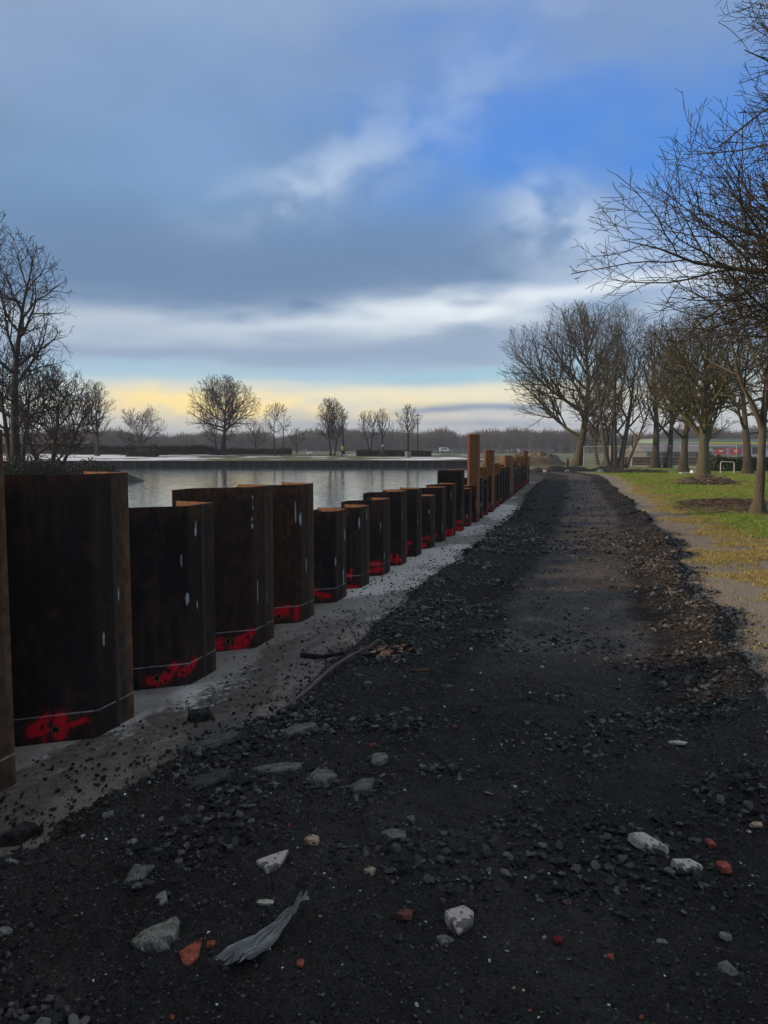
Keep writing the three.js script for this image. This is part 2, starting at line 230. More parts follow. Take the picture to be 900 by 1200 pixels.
// ------------------------------------------------------------------ rusted steel sheet piles
const PROF = []; // plan of one pile in (s, w), from the water side flange over the web to the track side flange and back
{
  // corners: outer half flange, web across, inner flange, back web
  const k = [[-0.935, -0.39], [-0.64, -0.39], [-0.36, 0.0], [0.0, 0.0], [0.085, -0.385]];
  for (let i = 0; i < k.length; i++) { if (i === 0 || i === k.length - 1) { PROF.push(k[i]); continue; } const a = k[i - 1], b = k[i], c = k[i + 1], r = 0.014; const la = Math.hypot(a[0] - b[0], a[1] - b[1]), lc = Math.hypot(c[0] - b[0], c[1] - b[1]); const p = [b[0] + (a[0] - b[0]) * r / la, b[1] + (a[1] - b[1]) * r / la], q = [b[0] + (c[0] - b[0]) * r / lc, b[1] + (c[1] - b[1]) * r / lc]; for (let t = 0; t <= 1.001; t += 0.5) PROF.push([(1 - t) ** 2 * p[0] + 2 * t * (1 - t) * b[0] + t * t * q[0], (1 - t) ** 2 * p[1] + 2 * t * (1 - t) * b[1] + t * t * q[1]]); } }
const PLEN = [0]; for (let i = 1; i < PROF.length; i++) PLEN.push(PLEN[i - 1] + Math.hypot(PROF[i][0] - PROF[i - 1][0], PROF[i][1] - PROF[i - 1][1]));
const PTOT = PLEN[PLEN.length - 1], FOOT = -0.75;
function pilePlate(i0, i1, h) { // thin plate following PROF[i0..i1]; front faces have larger w
  const T = 0.011, pos = [], uv = [], idx = [], n = i1 - i0 + 1, off = [];
  for (let k = i0; k <= i1; k++) { const a = PROF[Math.max(k - 1, i0)], b = PROF[Math.min(k + 1, i1)]; let dx = b[0] - a[0], dy = b[1] - a[1]; const l = Math.hypot(dx, dy); off.push([-dy / l, dx / l]); }
  const put = (s, w, y, u) => { pos.push(s, y, w); uv.push(u, (y) / h); return pos.length / 3 - 1; };
  const quad = (a, b, c, d) => idx.push(a, b, c, a, c, d);
  for (const side of [1, -1]) for (let k = 0; k < n - 1; k++) { const A = PROF[i0 + k], B = PROF[i0 + k + 1], oa = off[k], ob = off[k + 1]; const f = side * T / 2; const v = [put(A[0] + oa[0] * f, A[1] + oa[1] * f, FOOT, PLEN[i0 + k] / PTOT), put(B[0] + ob[0] * f, B[1] + ob[1] * f, FOOT, PLEN[i0 + k + 1] / PTOT), put(B[0] + ob[0] * f, B[1] + ob[1] * f, h, PLEN[i0 + k + 1] / PTOT), put(A[0] + oa[0] * f, A[1] + oa[1] * f, h, PLEN[i0 + k] / PTOT)]; side > 0 ? quad(v[3], v[2], v[1], v[0]) : quad(...v); }
  for (let k = 0; k < n - 1; k++) { const A = PROF[i0 + k], B = PROF[i0 + k + 1], oa = off[k], ob = off[k + 1], f = T / 2, u = PLEN[i0 + k] / PTOT; quad(put(A[0] + oa[0] * f, A[1] + oa[1] * f, h, u), put(B[0] + ob[0] * f, B[1] + ob[1] * f, h, u), put(B[0] - ob[0] * f, B[1] - ob[1] * f, h, u), put(A[0] - oa[0] * f, A[1] - oa[1] * f, h, u)); }
  for (const k of [0, n - 1]) { const A = PROF[i0 + k], o = off[k], f = T / 2, u = PLEN[i0 + k] / PTOT; quad(put(A[0] + o[0] * f, A[1] + o[1] * f, FOOT, u), put(A[0] - o[0] * f, A[1] - o[1] * f, FOOT, u), put(A[0] - o[0] * f, A[1] - o[1] * f, h, u), put(A[0] + o[0] * f, A[1] + o[1] * f, h, u)); }
  const g = new THREE.BufferGeometry(); g.setAttribute('position', new THREE.Float32BufferAttribute(pos, 3)); g.setAttribute('uv', new THREE.Float32BufferAttribute(uv, 2)); g.setIndex(idx); g.computeVertexNormals(); return g;
}
{ // a vertex for the seam in the middle of the inner flange
  const i = PROF.findIndex((p, q) => q > 3 && Math.abs(p[1]) < 1e-6 && p[0] > -0.35); PROF.splice(i + 1, 0, [-0.17, 0]); const hI = PROF.findIndex(p => p[0] > -0.5); PROF.splice(hI, 0, [-0.5, -0.195]); PLEN.length = 0; PLEN.push(0); for (let k = 1; k < PROF.length; k++) PLEN.push(PLEN[k - 1] + Math.hypot(PROF[k][0] - PROF[k - 1][0], PROF[k][1] - PROF[k - 1][1])); }
const HALF = PROF.findIndex((p) => p[0] === -0.5);
const SEAM = PROF.findIndex(p => p[0] === -0.17), PT = PLEN[PLEN.length - 1];
const arcOf = (s) => { for (let k = 1; k < PROF.length; k++) if (PROF[k][0] >= s) { const a = PROF[k - 1], b = PROF[k]; return mix(PLEN[k - 1], PLEN[k], (s - a[0]) / (b[0] - a[0])); } return PT; };
const A_WEB0 = arcOf(-0.62), A_WEB1 = arcOf(-0.36), A_BACK = arcOf(0.0);
// bitumen-black lower coat over rust; chalk line, red spray and pale scuffs as on the steel
function pileTex(seed, h, o) {
  const ppm = o.ppm, w = Math.round(PT * ppm), hh = Math.round(h * ppm), R = rng(seed * 97 + 5), sx = seed * 13.7;
  const scuffs = []; for (let k = 0; k < (o.scuffs ?? 3); k++) scuffs.push([A_WEB1 + (R() - 0.15) * 0.36, h * (0.25 + 0.65 * R()), 0.007 + 0.009 * R(), 0.03 + 0.08 * R()]);
  const strokes = []; const wc = (A_WEB0 + A_WEB1) / 2; const ns = 3 + Math.floor(R() * 5), tall = o.tallPaint ?? 0.1; for (let k = 0; k < ns; k++) { const x0 = wc + (R() - 0.45) * 0.34, y0 = 0.025 + R() * tall, a = R() < 0.5 ? 0 : Math.PI / 2 * R(); strokes.push([x0, y0, x0 + Math.cos(a) * (0.04 + 0.12 * R()), y0 + Math.sin(a) * 0.10, 0.014 + 0.022 * R()]); } for (let k = 0; k < 3; k++) { const t = strokes[Math.floor(R() * ns)]; strokes.push([t[2], t[3], t[2] + 0.003, t[3] - 0.03 - 0.06 * R(), 0.004]); }
  const lineY = o.line ?? 0.16;
  return colourTex(w, hh, (u, v) => {
    const a = u * PT, y = v * h, n1 = fbm(a * 5 + sx, y * 1.6 + sx, 5), n2 = fbm(a * 34 + sx, y * 20, 4), streak = fbm(a * 26 + sx, y * 1.1 + 4, 4);
    const rust = mix3([0.055, 0.026, 0.015], [0.13, 0.058, 0.026], n2), black = [0.0125, 0.0115, 0.0125].map(k => k * (0.5 + 0.9 * n1));
    let coat = o.bare ? sst(o.bare + 0.02, o.bare - 0.02, y + (n1 - 0.5) * 0.04) : 1;
    let c = mix3(black, rust, clamp(0.04 + (o.rusty ?? 0.1) * (0.2 + 1.4 * n2) * (0.4 + 0.9 * streak) + 0.18 * sst(0.6, 0.75, fbm(a * 11 + sx, y * 9, 4)) + 0.5 * sst(0.56, 0.76, 0.5 * n1 + 0.5 * streak) + 0.5 * sst(0.13, 0.0, h - y + (streak - 0.5) * 0.35) * n2 * 1.3));
    const fl = sst(A_WEB1 - 0.01, A_WEB1 + 0.03, a), bk = sst(A_BACK - 0.02, A_BACK + 0.02, a); // track-side flange is rubbed to brown mill scale
    const seamSide = sst(arcOf(-0.17), arcOf(-0.17) + 0.01, a);
    c = mix3(c, [0.088, 0.058, 0.036].map(k => k * (0.3 + 1.1 * n2) * (0.5 + 0.9 * streak)), fl * mix(0.16, o.flange ?? 0.3, seamSide) * (0.55 + 0.45 * n1));
    c = mix3(c, [0.15, 0.078, 0.045].map(k => k * (0.25 + 1.2 * n2)), sst(A_BACK - 0.10, A_BACK - 0.02, a + (streak - 0.5) * 0.06) * (o.flange ?? 0.5) * sst(0.3, 0.6, n1 + 0.1));
    if (o.bare) c = mix3([0.27, 0.105, 0.032].map((k, q) => k * (0.45 + 0.75 * n2) * (0.7 + 0.6 * streak)), c, coat);
    if (a > A_BACK) c = mix3(c, [0.20, 0.10, 0.05].map(k => k * (0.4 + 0.9 * n2)), bk * 0.9);
    // red spray
    if (y < 0.32) { let d = 9; for (const [x0, y0, x1, y1, r] of strokes) { const dx = x1 - x0, dy = y1 - y0, t = clamp(((a - x0) * dx + (y - y0) * dy) / (dx * dx + dy * dy + 1e-6)); d = Math.min(d, Math.hypot(a - x0 - t * dx, y - y0 - t * dy) - r + (n2 - 0.5) * 0.02); } c = mix3(c, [0.52, 0.010, 0.02].map(k => k * (0.65 + 0.6 * n2)), (0.9 * sst(0.006, -0.006, d) + 0.28 * sst(0.05, 0.0, d) * sst(0.45, 0.6, noise(a * 150, y * 150))) * sst(0.24, 0.4, n2)); const hd = Math.hypot(a - wc, y - 0.075); if (hd < 0.016) c = [0.008, 0.007, 0.007]; else if (hd < 0.024) c = [0.12, 0.07, 0.04]; }
    if (o.line !== 0 && a > A_WEB0 - 0.25 && Math.abs(y - lineY + 0.004 * (noise(a * 6, seed) - 0.5)) < 0.0042 && a < A_BACK + 0.02) c = mix3(c, [0.4, 0.38, 0.36], 0.35 + 0.5 * n2);
    for (const [x, yy, rx, ry] of scuffs) { const d = ((a - x) / rx) ** 2 + ((y - yy) / ry) ** 2 + (n2 - 0.5) * 2.6 + (streak - 0.5) * 2; if (d < 1) c = mix3(c, [0.42, 0.43, 0.45], 0.8 * sst(1, 0.5, d)); }
    return c;
  });
}
const rustBump = greyTex(512, 512, (u, v) => 0.7 * tfbm(u, v, 12, 5) + 0.3 * tfbm(u, v, 80, 2));
const HEIGHTS = [1.80, 1.56, 1.30, 1.385, 1.36, 1.02, 1.0, 1.03, 1.09, 1.08, 0.91, 1.01, 1.03, 1.28, 0.84, 0.86, 1.02, 1.25, 1.0, 0.98, 1.3, 1.06, 1.12, 1.02, 1.1, 1.16, 1.0, 1.12, 1.28, 1.05, 1.24, 1.22, 1.0, 1.3, 1.36, 1.3, 1.34, 1.36];
const BARE = { 17: 0.92, 20: 0.95, 28: 0.9, 30: 0.9, 31: 0.95, 33: 1.0, 34: 0.95, 36: 0.9, 37: 0.95 };
const PLABEL = { 0: 'head-high dark steel sheet pile that begins the row, taller than its next neighbour', 1: 'wide dark sheet pile with red spray at foot, standing next to the head-high first pile', 2: 'chest-high black sheet pile, lower than both neighbours, with pale scratches near its edge', 3: 'dark rust-brown sheet pile with wide web, third after the head-high first pile', 4: 'rust-brown sheet pile beside the drop to the waist-high black piles', 13: 'dark sheet pile sticking up a little just before the tallest rusty pile' };
['first', 'second', 'third', 'fourth', 'fifth', 'sixth', 'seventh', 'eighth'].forEach((w, k) => { PLABEL[5 + k] = `waist-high black sheet pile with red paint at foot, ${w} past the drop from chest-high piles`; });
const lockMat = std(0.035, 0.024, 0.017, 0.7);
const PSN = [-1.03, 0, 1.08, 2.17, 3.18, 4.22, 5.12, 6.11, 7.05, 8.04, 9.07, 10.03, 11.05], PS = n => n < 0 ? -1.03 + n : n < 13 ? PSN[n] : 11.05 + (n - 12) * 1.0;
function sheetPile(n) {
  const s = PS(n), h = HEIGHTS[n], near = n >= 0 && n < 6;
  const [x, z, t] = axis(s);
  const label = PLABEL[n] ?? (BARE[n] ? 'sheet pile with bare orange rust above black coat, beyond the tallest pile' : n < 13 ? 'waist-high black coated sheet pile with red paint at foot, before the tallest pile' : 'low dark sheet pile in the far run of the row, among bare orange ones');
  const g = thing('sheet_pile', label, 'sheet pile', [x, 0, z], -t + Math.PI / 2, PLABEL[n] ? 'sheet piles driven in a row along the water' : BARE[n] ? 'orange topped sheet piles' : n < 13 ? 'waist-high sheet piles' : 'far low sheet piles');
  const map = pileTex(n + 20, h, { ppm: near ? 330 : n < 13 ? 170 : 90, bare: BARE[n], scuffs: near ? [1, 2, 5, 4, 4, 3][n] : 2, flange: [0.9, 1.0, 0.4, 0.6, 0.75, 0.5][n] ?? 0.5, line: n < 8 ? 0.16 : 0, rusty: [0.2, 0.07, 0.03, 0.28, 0.46, 0.06][n] ?? 0.1, tallPaint: n < 4 ? 0.07 : n < 7 ? 0.11 : 0.17 });
  const bump = rustBump;
  const m = new THREE.MeshPhysicalMaterial({ map, bumpMap: bump, bumpScale: 0.004, roughness: 0.6, specularIntensity: 0.25 });
  part('front_plate', pilePlate(0, SEAM, h), m, g); part('rear_plate', pilePlate(SEAM, PROF.length - 1, h), m, g);
  const lock = new THREE.CylinderGeometry(0.016, 0.016, h - FOOT - 0.004, 8); lock.translate(-0.17, (h + FOOT) / 2, 0.002); part('interlock', lock, lockMat, g);
  // local axes: +x along the row, +z across to the track
  g.rotation.y = Math.PI / 2 - t; g.scale.x = Math.max(1, PS(n) - PS(n - 1)); return g;
}
for (let n = 0; n < HEIGHTS.length; n++) sheetPile(n);
for (let k = 1; k <= 6; k++) { HEIGHTS[-k] = [0, 1.74, 1.62, 1.7, 1.5, 1.66, 1.6][k]; PLABEL[-k] = `dark sheet pile, ${['', 'first', 'second', 'third', 'fourth', 'fifth', 'sixth'][k]} before the head-high pile, back along the row`; sheetPile(-k); }
// bare half-width piles that stand far above the row
for (const [k, [s, h, label]] of [[14.12, 2.06, 'tallest bare rusty narrow pile, rising far above the row'], [17.15, 1.7, 'orange rusty narrow pile, second tallest in the row'], [23.3, 1.5, 'orange narrow pile, the first of a close pair beyond the second tallest'], [24.3, 1.44, 'orange narrow pile, the second of a close pair beyond the second tallest'], [34.2, 1.66, 'narrow rusty pile topping the last piles of the row']].entries()) {
  const [x, , z] = at(s, 0.03), t = axis(s)[2]; const g = thing('narrow_pile', label, 'sheet pile', [x, 0, z], Math.PI / 2 - t, 'narrow rusty piles standing above the row');
  const m = new THREE.MeshStandardMaterial({ map: pileTex(60 + k, h, { ppm: 110, bare: 0.2, scuffs: 0, line: 0, flange: 0.2 }), roughness: 0.8 });
  part('web_plate', pilePlate(HALF, SEAM, h), m, g); part('flange_plate', pilePlate(SEAM, PROF.length - 3, h), m, g); const lip = box(0.03, h - FOOT, 0.05, PROF[HALF][0], (h + FOOT) / 2 - 0.003, PROF[HALF][1]); part('edge_lip', lip, m, g);
}

// ------------------------------------------------------------------ rubble
const RK = rng(4711);
function rockGeo(seed, flat = 0.6, n = 16) { const R = rng(seed), pts = []; for (let k = 0; k < n; k++) { const a = R() * 6.283, c = R() * 2 - 1, q = Math.sqrt(1 - c * c), r = 0.75 + 0.3 * R(); pts.push(new THREE.Vector3(Math.cos(a) * q * r, c * r * flat, Math.sin(a) * q * r * (0.65 + 0.3 * R()))); } const g = new ConvexGeometry(pts); const p = g.attributes.position, uv = new Float32Array(p.count * 2); for (let i = 0; i < p.count; i++) { uv[2 * i] = (p.getX(i) + p.getY(i) * 0.6) * 0.2 + seed * 0.13; uv[2 * i + 1] = (p.getZ(i) + p.getY(i) * 0.4) * 0.2; } g.setAttribute('uv', new THREE.BufferAttribute(uv, 2)); return g; }
const rocks = []; for (let k = 0; k < 10; k++) rocks.push(rockGeo(100 + k, [0.45, 0.6, 0.75, 0.35, 0.55][k % 5], 14 + (k % 3) * 3));
const surfY = (s, w) => { const l = edgeL(s), r = edgeR(s); if (w < l + 0.3) return Math.max(trackY(s, w), 0.003); if (w > r - 0.2) return Math.max(trackY(s, w), landY(s, w)); return trackY(s, w); };
function scatter(name, label, category, mat, count, pick, col) {
  const per = rocks.slice(0, 5).map(() => []); let guard = 0, made = 0;
  while (made < count && guard++ < count * 12) { const q = pick(); if (!q) continue; per[made % 5].push(q); made++; }
  const grp = new THREE.Group(); const M4 = new THREE.Matrix4(), Q = new THREE.Quaternion(), E = new THREE.Euler(), C = new THREE.Color();
  per.forEach((list, v) => { if (!list.length) return; const im = new THREE.InstancedMesh(rocks[v + (name === 'loose_planings' ? 0 : 5)], mat, list.length); list.forEach(([s, w, r], i) => { const [x, , z] = at(s, w); E.set(RK() * 1.2 - 0.6, RK() * 6.28, RK() * 1.2 - 0.6); Q.setFromEuler(E); M4.compose(new THREE.Vector3(x, surfY(s, w) + r * 0.38, z), Q, new THREE.Vector3(r, r * (0.7 + 0.4 * RK()), r)); im.setMatrixAt(i, M4); C.setRGB(...col()); im.setColorAt(i, C); }); stuff(im, name, label, category); });
}
const crumbMat = new THREE.MeshPhysicalMaterial({ specularIntensity: 0.5, roughness: 0.5, bumpMap: gritBump, bumpScale: 0.01 });
const nearS = (a, b, p = 2) => a + (b - a) * Math.pow(RK(), p);
scatter('loose_planings', 'loose black crumbs of broken asphalt over the track', 'rubble', crumbMat, 210000, () => { const s = nearS(-2.8, 12, 1.9), l = edgeL(s), r = edgeR(s); const u = RK(); let w = u < 0.3 ? l + Math.abs(RK() + RK() - 1) * 0.55 - 0.08 : u < 0.44 ? r - 0.05 + (RK() + RK() - 1) * 0.4 : l + (r - l) * RK(); const lo = looseness(s, w); const pt = sst(0.32, 0.68, fbm(s * 2.3 + 8, w * 2.3, 5)); if (RK() > 0.16 + 0.84 * lo * (0.5 + 0.7 * pt)) return null; const R = RK() * (0.8 + 0.22 * pt); const sz = 0.0030 + 0.019 * Math.pow(R, 9) + 0.0056 * R * R; return [s, w, sz * (1 + 0.06 * Math.max(0, s))]; }, () => { const k = 0.034 + 0.26 * Math.pow(RK(), 3); return [k * 1.1, k * 0.98, k * 0.84]; });
scatter('loose_planings', 'loose black crumbs of broken asphalt farther along the track', 'rubble', crumbMat, 9000, () => { const s = nearS(8, 42, 1.4), l = edgeL(s), r = edgeR(s), u = RK(); const w = u < 0.5 ? l + (RK() + RK() - 0.7) * 0.32 : u < 0.8 ? r - 0.14 + (RK() - 0.5) * 0.35 : l + (r - l) * RK(); return [s, w, 0.012 + 0.05 * RK() * RK()]; }, () => { const k = 0.02 + 0.05 * RK() * RK(); return [k * 1.04, k * 0.98, k * 0.9]; });
scatter('dark_grit', 'dark grit strewn over the pale concrete strip', 'grit', crumbMat, 9000, () => { const s = nearS(-2.4, 16, 1.6), l = edgeL(s), w = l - Math.abs(RK() * RK()) * 1.0; if (w < -0.34) return null; const R = RK(); return [s, w, 0.003 + 0.016 * R * R * R * R]; }, () => { const k = 0.02 + 0.03 * RK(); return [k, k * 0.95, k * 0.9]; });
scatter('pale_chips', 'tiny pale and brick-red chips among the black planings', 'grit', new THREE.MeshStandardMaterial({ roughness: 0.8 }), 3600, () => { const s = nearS(-2.8, 14, 1.8), l = edgeL(s), r = edgeR(s); const R = RK(); return [s, l + (r - l) * RK(), 0.0016 + 0.0085 * Math.pow(R, 5)]; }, () => { const u = RK(), k = 0.15 + 0.5 * RK(); return u < 0.14 ? [0.30, 0.07, 0.04] : u < 0.3 ? [k * 0.7, k * 0.5, k * 0.33] : [k, k * 0.95, k * 0.86]; });

// single lumps
const stoneMap = colourTex(256, 256, (u, v) => { const k = (0.15 + 1.5 * tfbm(u, v, 8, 6)) * mix(1, 0.28, sst(0.52, 0.62, 0.7 * tfbm(u + 0.37, v, 4, 5) + 0.3 * tnoise(u * 50, v * 50, 50, 50))); const f = tnoise(u * 80, v * 80, 80, 80) > 0.86 ? 1.7 : 1; return [k * f, k * f, k * f]; }, true);
const stoneBump = greyTex(256, 256, (u, v) => 0.75 * tfbm(u, v, 6, 6) + 0.25 * tnoise(u * 90, v * 90, 90, 90));
const mkStone = (r, g, b, rough = 0.85) => { const m = new THREE.MeshPhysicalMaterial({ specularIntensity: 0.35, map: stoneMap, bumpMap: stoneBump, bumpScale: 0.02, roughness: rough }); m.color.setRGB(r, g * 0.96, b * 0.86); return m; };
const blackLumpMats = [mkStone(0.05, 0.048, 0.045, 0.7), mkStone(0.08, 0.077, 0.072, 0.75), mkStone(0.13, 0.126, 0.12, 0.8)];
function placeWorld(m, x, z, lift) { const [s, w] = toSW(x, z); m.position.set(x, surfY(s, w) + lift, z); }
for (let k = 0; k < 230; k++) { // along the ragged left edge and over the track
  const u = k / 230; const s = u < 0.55 ? nearS(-2.2, 8, 1.4) : nearS(-2.4, 5, 1.2), l = edgeL(s), r = edgeR(s); const kind = k % 10; const w = kind < 6 ? l + (RK() + RK() - 0.85) * 0.42 : kind < 8 ? r - 0.15 + (RK() - 0.5) * 0.4 : l + (r - l) * RK();
  if (Math.hypot(at(s, w)[0], at(s, w)[2]) < 2) continue;
  const sz = (0.013 + 0.026 * RK() * RK()) * (1 + 0.05 * Math.max(s, 0));
  const onConc = w < l - 0.05;
  const m = single('asphalt_lump', rocks[k % 10], blackLumpMats[k % 3], onConc ? 'black asphalt lump lying loose on the pale concrete strip' : kind >= 6 && kind < 8 ? 'black asphalt lump in the ridge along the grassy side of the track' : kind >= 8 ? 'black asphalt lump lying loose out on the open track' : 'black asphalt lump in the ragged track edge beside the concrete strip', 'rubble', onConc ? 'lumps on the concrete' : kind >= 6 && kind < 8 ? 'lumps along the grassy ridge' : kind >= 8 ? 'lumps on the open track' : 'lumps along the concrete edge');
  const [x, , z] = at(s, w); m.position.set(x, surfY(s, w) + sz * 0.25, z); m.rotation.set(RK() * 0.8 - 0.4, RK() * 6.28, RK() * 0.8 - 0.4); m.scale.set(sz * (0.9 + 0.6 * RK()), sz, sz);
}
// slab: irregular outline with thickness, broken edges
function slabGeo(poly, th, seed, dome = 0.15) { const R = rng(seed), pts = []; let cx = 0, cz = 0; poly.forEach(p => { cx += p[0] / poly.length; cz += p[1] / poly.length; }); for (let i = 0; i < poly.length; i++) { const a = poly[i], b = poly[(i + 1) % poly.length]; for (const t of [0, 0.5]) { const x = mix(a[0], b[0], t), z = mix(a[1], b[1], t), j = () => (R() - 0.5) * th * 0.35; pts.push(new THREE.Vector3(x + j(), -th * 0.5, z + j()), new THREE.Vector3(x + j(), th * (0.1 + 0.3 * R()), z + j()), new THREE.Vector3(mix(x, cx, 0.12) + j(), th * (0.42 + dome * R()), mix(z, cz, 0.12) + j())); } } pts.push(new THREE.Vector3(cx, th * (0.5 + dome), cz)); const g = new ConvexGeometry(pts); const p = g.attributes.position, uv = new Float32Array(p.count * 2); for (let i = 0; i < p.count; i++) { uv[2 * i] = p.getX(i) * 6 + p.getY(i) * 3; uv[2 * i + 1] = p.getZ(i) * 6 + p.getY(i) * 2.5; } g.setAttribute('uv', new THREE.BufferAttribute(uv, 2)); return g; }
const greyStone = mkStone(0.28, 0.265, 0.235), slate = mkStone(0.19, 0.187, 0.178), redBrick = mkStone(0.44, 0.115, 0.075), tanStone = mkStone(0.6, 0.42, 0.28);
const mottle = colourTex(256, 256, (u, v) => { const a = tfbm(u, v, 5, 5), b = tfbm(u + 0.4, v, 12, 4); const k = sst(0.47, 0.53, 0.6 * a + 0.4 * b); return mix3([0.58, 0.49, 0.40], [0.12, 0.10, 0.08], k * 0.9).map(q => q * (0.75 + 0.5 * tnoise(u * 60, v * 60, 60, 60))); }, true);
const mottled = new THREE.MeshStandardMaterial({ map: mottle, roughness: 0.85, bumpMap: stoneBump, bumpScale: 0.02 });
const paleStone = mkStone(0.62, 0.58, 0.5);
function slab(name, label, x, z, poly, th, mat, seed, turn = 0, tilt = [0, 0], lift = 0.006) { th *= 0.72; const m = single(name, slabGeo(poly, th, seed), mat, label, name.includes('brick') ? 'brick fragment' : 'stone'); placeWorld(m, x, z, th * 0.32 + lift); m.rotation.set(tilt[0], turn, tilt[1]); return m; }
slab('stone', 'large grey wedge-shaped stone beside a red brick shard', -0.745, -2.385, [[-0.075, 0.02], [-0.03, 0.062], [0.055, 0.05], [0.07, -0.04], [0.055, -0.075], [-0.02, -0.035]], 0.06, greyStone, 11, 0.1, [0.1, 0]);
slab('brick_shard', 'flat pointed red brick shard touching the large grey stone', -0.608, -2.29, [[-0.035, -0.005], [0.03, -0.055], [0.028, 0.01], [0.005, 0.05], [-0.012, 0.045]], 0.018, redBrick, 12, 0.1, [0.25, 0]);
slab('brick_chip', 'small red brick crumb beside the flat pointed brick shard', -0.56, -2.36, [[-0.012, -0.01], [0.014, -0.012], [0.01, 0.012], [-0.01, 0.01]], 0.016, redBrick, 13);
slab('mottled_stone', 'mottled cream stone with dark pits lying alone on the track', 0.255, -2.45, [[-0.045, -0.03], [0.03, -0.045], [0.05, -0.01], [0.035, 0.03], [-0.02, 0.05], [-0.04, 0.01]], 0.05, mottled, 14, 0.2, [0.25, 0]);
slab('mottled_stone', 'larger of two touching pale mottled stones near the grassy side', 1.065, -2.96, [[-0.07, -0.05], [-0.01, -0.06], [0.07, 0.01], [0.05, 0.045], [-0.02, 0.015]], 0.055, mottled, 15, 0, [0.25, -0.1]);
slab('mottled_stone', 'smaller of two touching pale mottled stones, rounded', 1.155, -2.81, [[-0.055, -0.02], [0.02, -0.035], [0.055, 0.005], [0.035, 0.035], [-0.03, 0.03]], 0.045, mottled, 16, 0, [0.2, -0.1]);
slab('brick_chip', 'red brick chunk just past the two pale mottled stones', 1.285, -2.79, [[-0.02, -0.028], [0.02, -0.02], [0.024, 0.02], [-0.014, 0.026]], 0.035, redBrick, 17);
slab('brick_chip', 'narrow red brick chip among black lumps beyond the pale stones', 1.32, -2.99, [[-0.014, -0.022], [0.012, -0.02], [0.014, 0.018], [-0.012, 0.016]], 0.03, redBrick, 18);
slab('mottled_stone', 'triangular brown and white mottled chip behind the plastic strip', -0.425, -2.81, [[-0.06, -0.01], [0.06, -0.05], [0.03, 0.02], [-0.02, 0.05]], 0.03, mottled, 19, 0.1, [0.3, 0]);
slab('slate_slab', 'smooth flat dark slab at the track edge by the bare stick', -0.48, -4.19, [[-0.10, 0.02], [-0.03, -0.05], [0.09, -0.055], [0.11, 0.0], [0.02, 0.05], [-0.07, 0.055]], 0.05, slate, 20, 0.15, [0.15, 0.06]);
slab('slate_slab', 'angular grey stone with flat top beside a pale flake', -0.30, -3.575, [[-0.075, 0.02], [-0.02, -0.07], [0.04, -0.04], [0.08, 0.0], [0.02, 0.055]], 0.055, mkStone(0.2, 0.196, 0.185), 21, 0, [0.2, 0]);
slab('slate_slab', 'blocky grey stone next to the angular flat-topped one', -0.10, -3.48, [[-0.06, 0.0], [0.0, -0.05], [0.055, -0.03], [0.04, 0.03], [-0.03, 0.045]], 0.05, slate, 22, 0, [0.2, 0.1]);
slab('slate_slab', 'grey stone with a sloping top, alone on the track edge shoulder', -0.03, -3.79, [[-0.05, 0.02], [-0.01, -0.04], [0.045, -0.03], [0.05, 0.01], [0.0, 0.04]], 0.045, mkStone(0.22, 0.21, 0.19), 23, 0.3, [0.3, 0.1]);
slab('slate_slab', 'thin dark slab half sunk in the planings at the track edge', -0.53, -3.72, [[-0.13, -0.01], [0.02, -0.05], [0.12, -0.03], [0.09, 0.03], [-0.04, 0.045]], 0.035, slate, 24, 0.1, [0.1, 0]);
slab('slate_slab', 'oval dark stone lying flat on open track', 0.035, -3.03, [[-0.05, 0.0], [-0.01, -0.035], [0.05, -0.02], [0.055, 0.015], [0.0, 0.03]], 0.035, slate, 25, -0.1, [0.15, 0]);
slab('slate_slab', 'grey triangular slab behind the large wedge-shaped stone', -0.92, -2.77, [[-0.05, 0.04], [-0.03, -0.05], [0.05, -0.04], [0.02, 0.02]], 0.03, mkStone(0.18, 0.175, 0.165), 26, 0, [0.35, 0]);
slab('tan_stone', 'tan rounded pebble behind the triangular mottled chip', -0.29, -3.0, [[-0.03, 0.0], [0.0, -0.024], [0.03, -0.012], [0.026, 0.016], [-0.012, 0.024]], 0.035, tanStone, 27);
slab('pale_flake', 'white chalky flake behind the tied end of the plastic strip', -0.42, -2.58, [[-0.035, 0.0], [0.0, -0.012], [0.035, -0.004], [0.03, 0.014], [-0.02, 0.012]], 0.014, paleStone, 28);
slab('pale_flake', 'white flake lying on the smooth middle of the track', 1.60, -4.07, [[-0.05, -0.008], [0.01, -0.022], [0.05, 0.004], [0.03, 0.02], [-0.03, 0.014]], 0.016, paleStone, 29);
slab('tan_stone', 'flat tan chip at the grassy side beyond the red chunk', 1.575, -3.14, [[-0.03, 0.006], [0.0, -0.02], [0.03, -0.006], [0.016, 0.02]], 0.02, tanStone, 30);
slab('brick_chip', 'dull red brick chip with a white crumb beside the lone mottled stone', 0.07, -2.49, [[-0.03, 0.006], [0.0, -0.02], [0.028, -0.01], [0.02, 0.02], [-0.016, 0.02]], 0.024, mkStone(0.2, 0.075, 0.055), 31);
slab('tan_stone', 'small pale pebble on the track between oval stone and mottled one', -0.055, -2.77, [[-0.02, 0.0], [0.0, -0.018], [0.022, -0.006], [0.01, 0.018]], 0.028, mkStone(0.5, 0.4, 0.3), 32);
slab('brick_chip', 'tiny bright red brick chip near the frayed end of the plastic strip', -0.26, -2.27, [[-0.01, -0.014], [0.012, -0.01], [0.008, 0.016], [-0.01, 0.01]], 0.016, redBrick, 33);
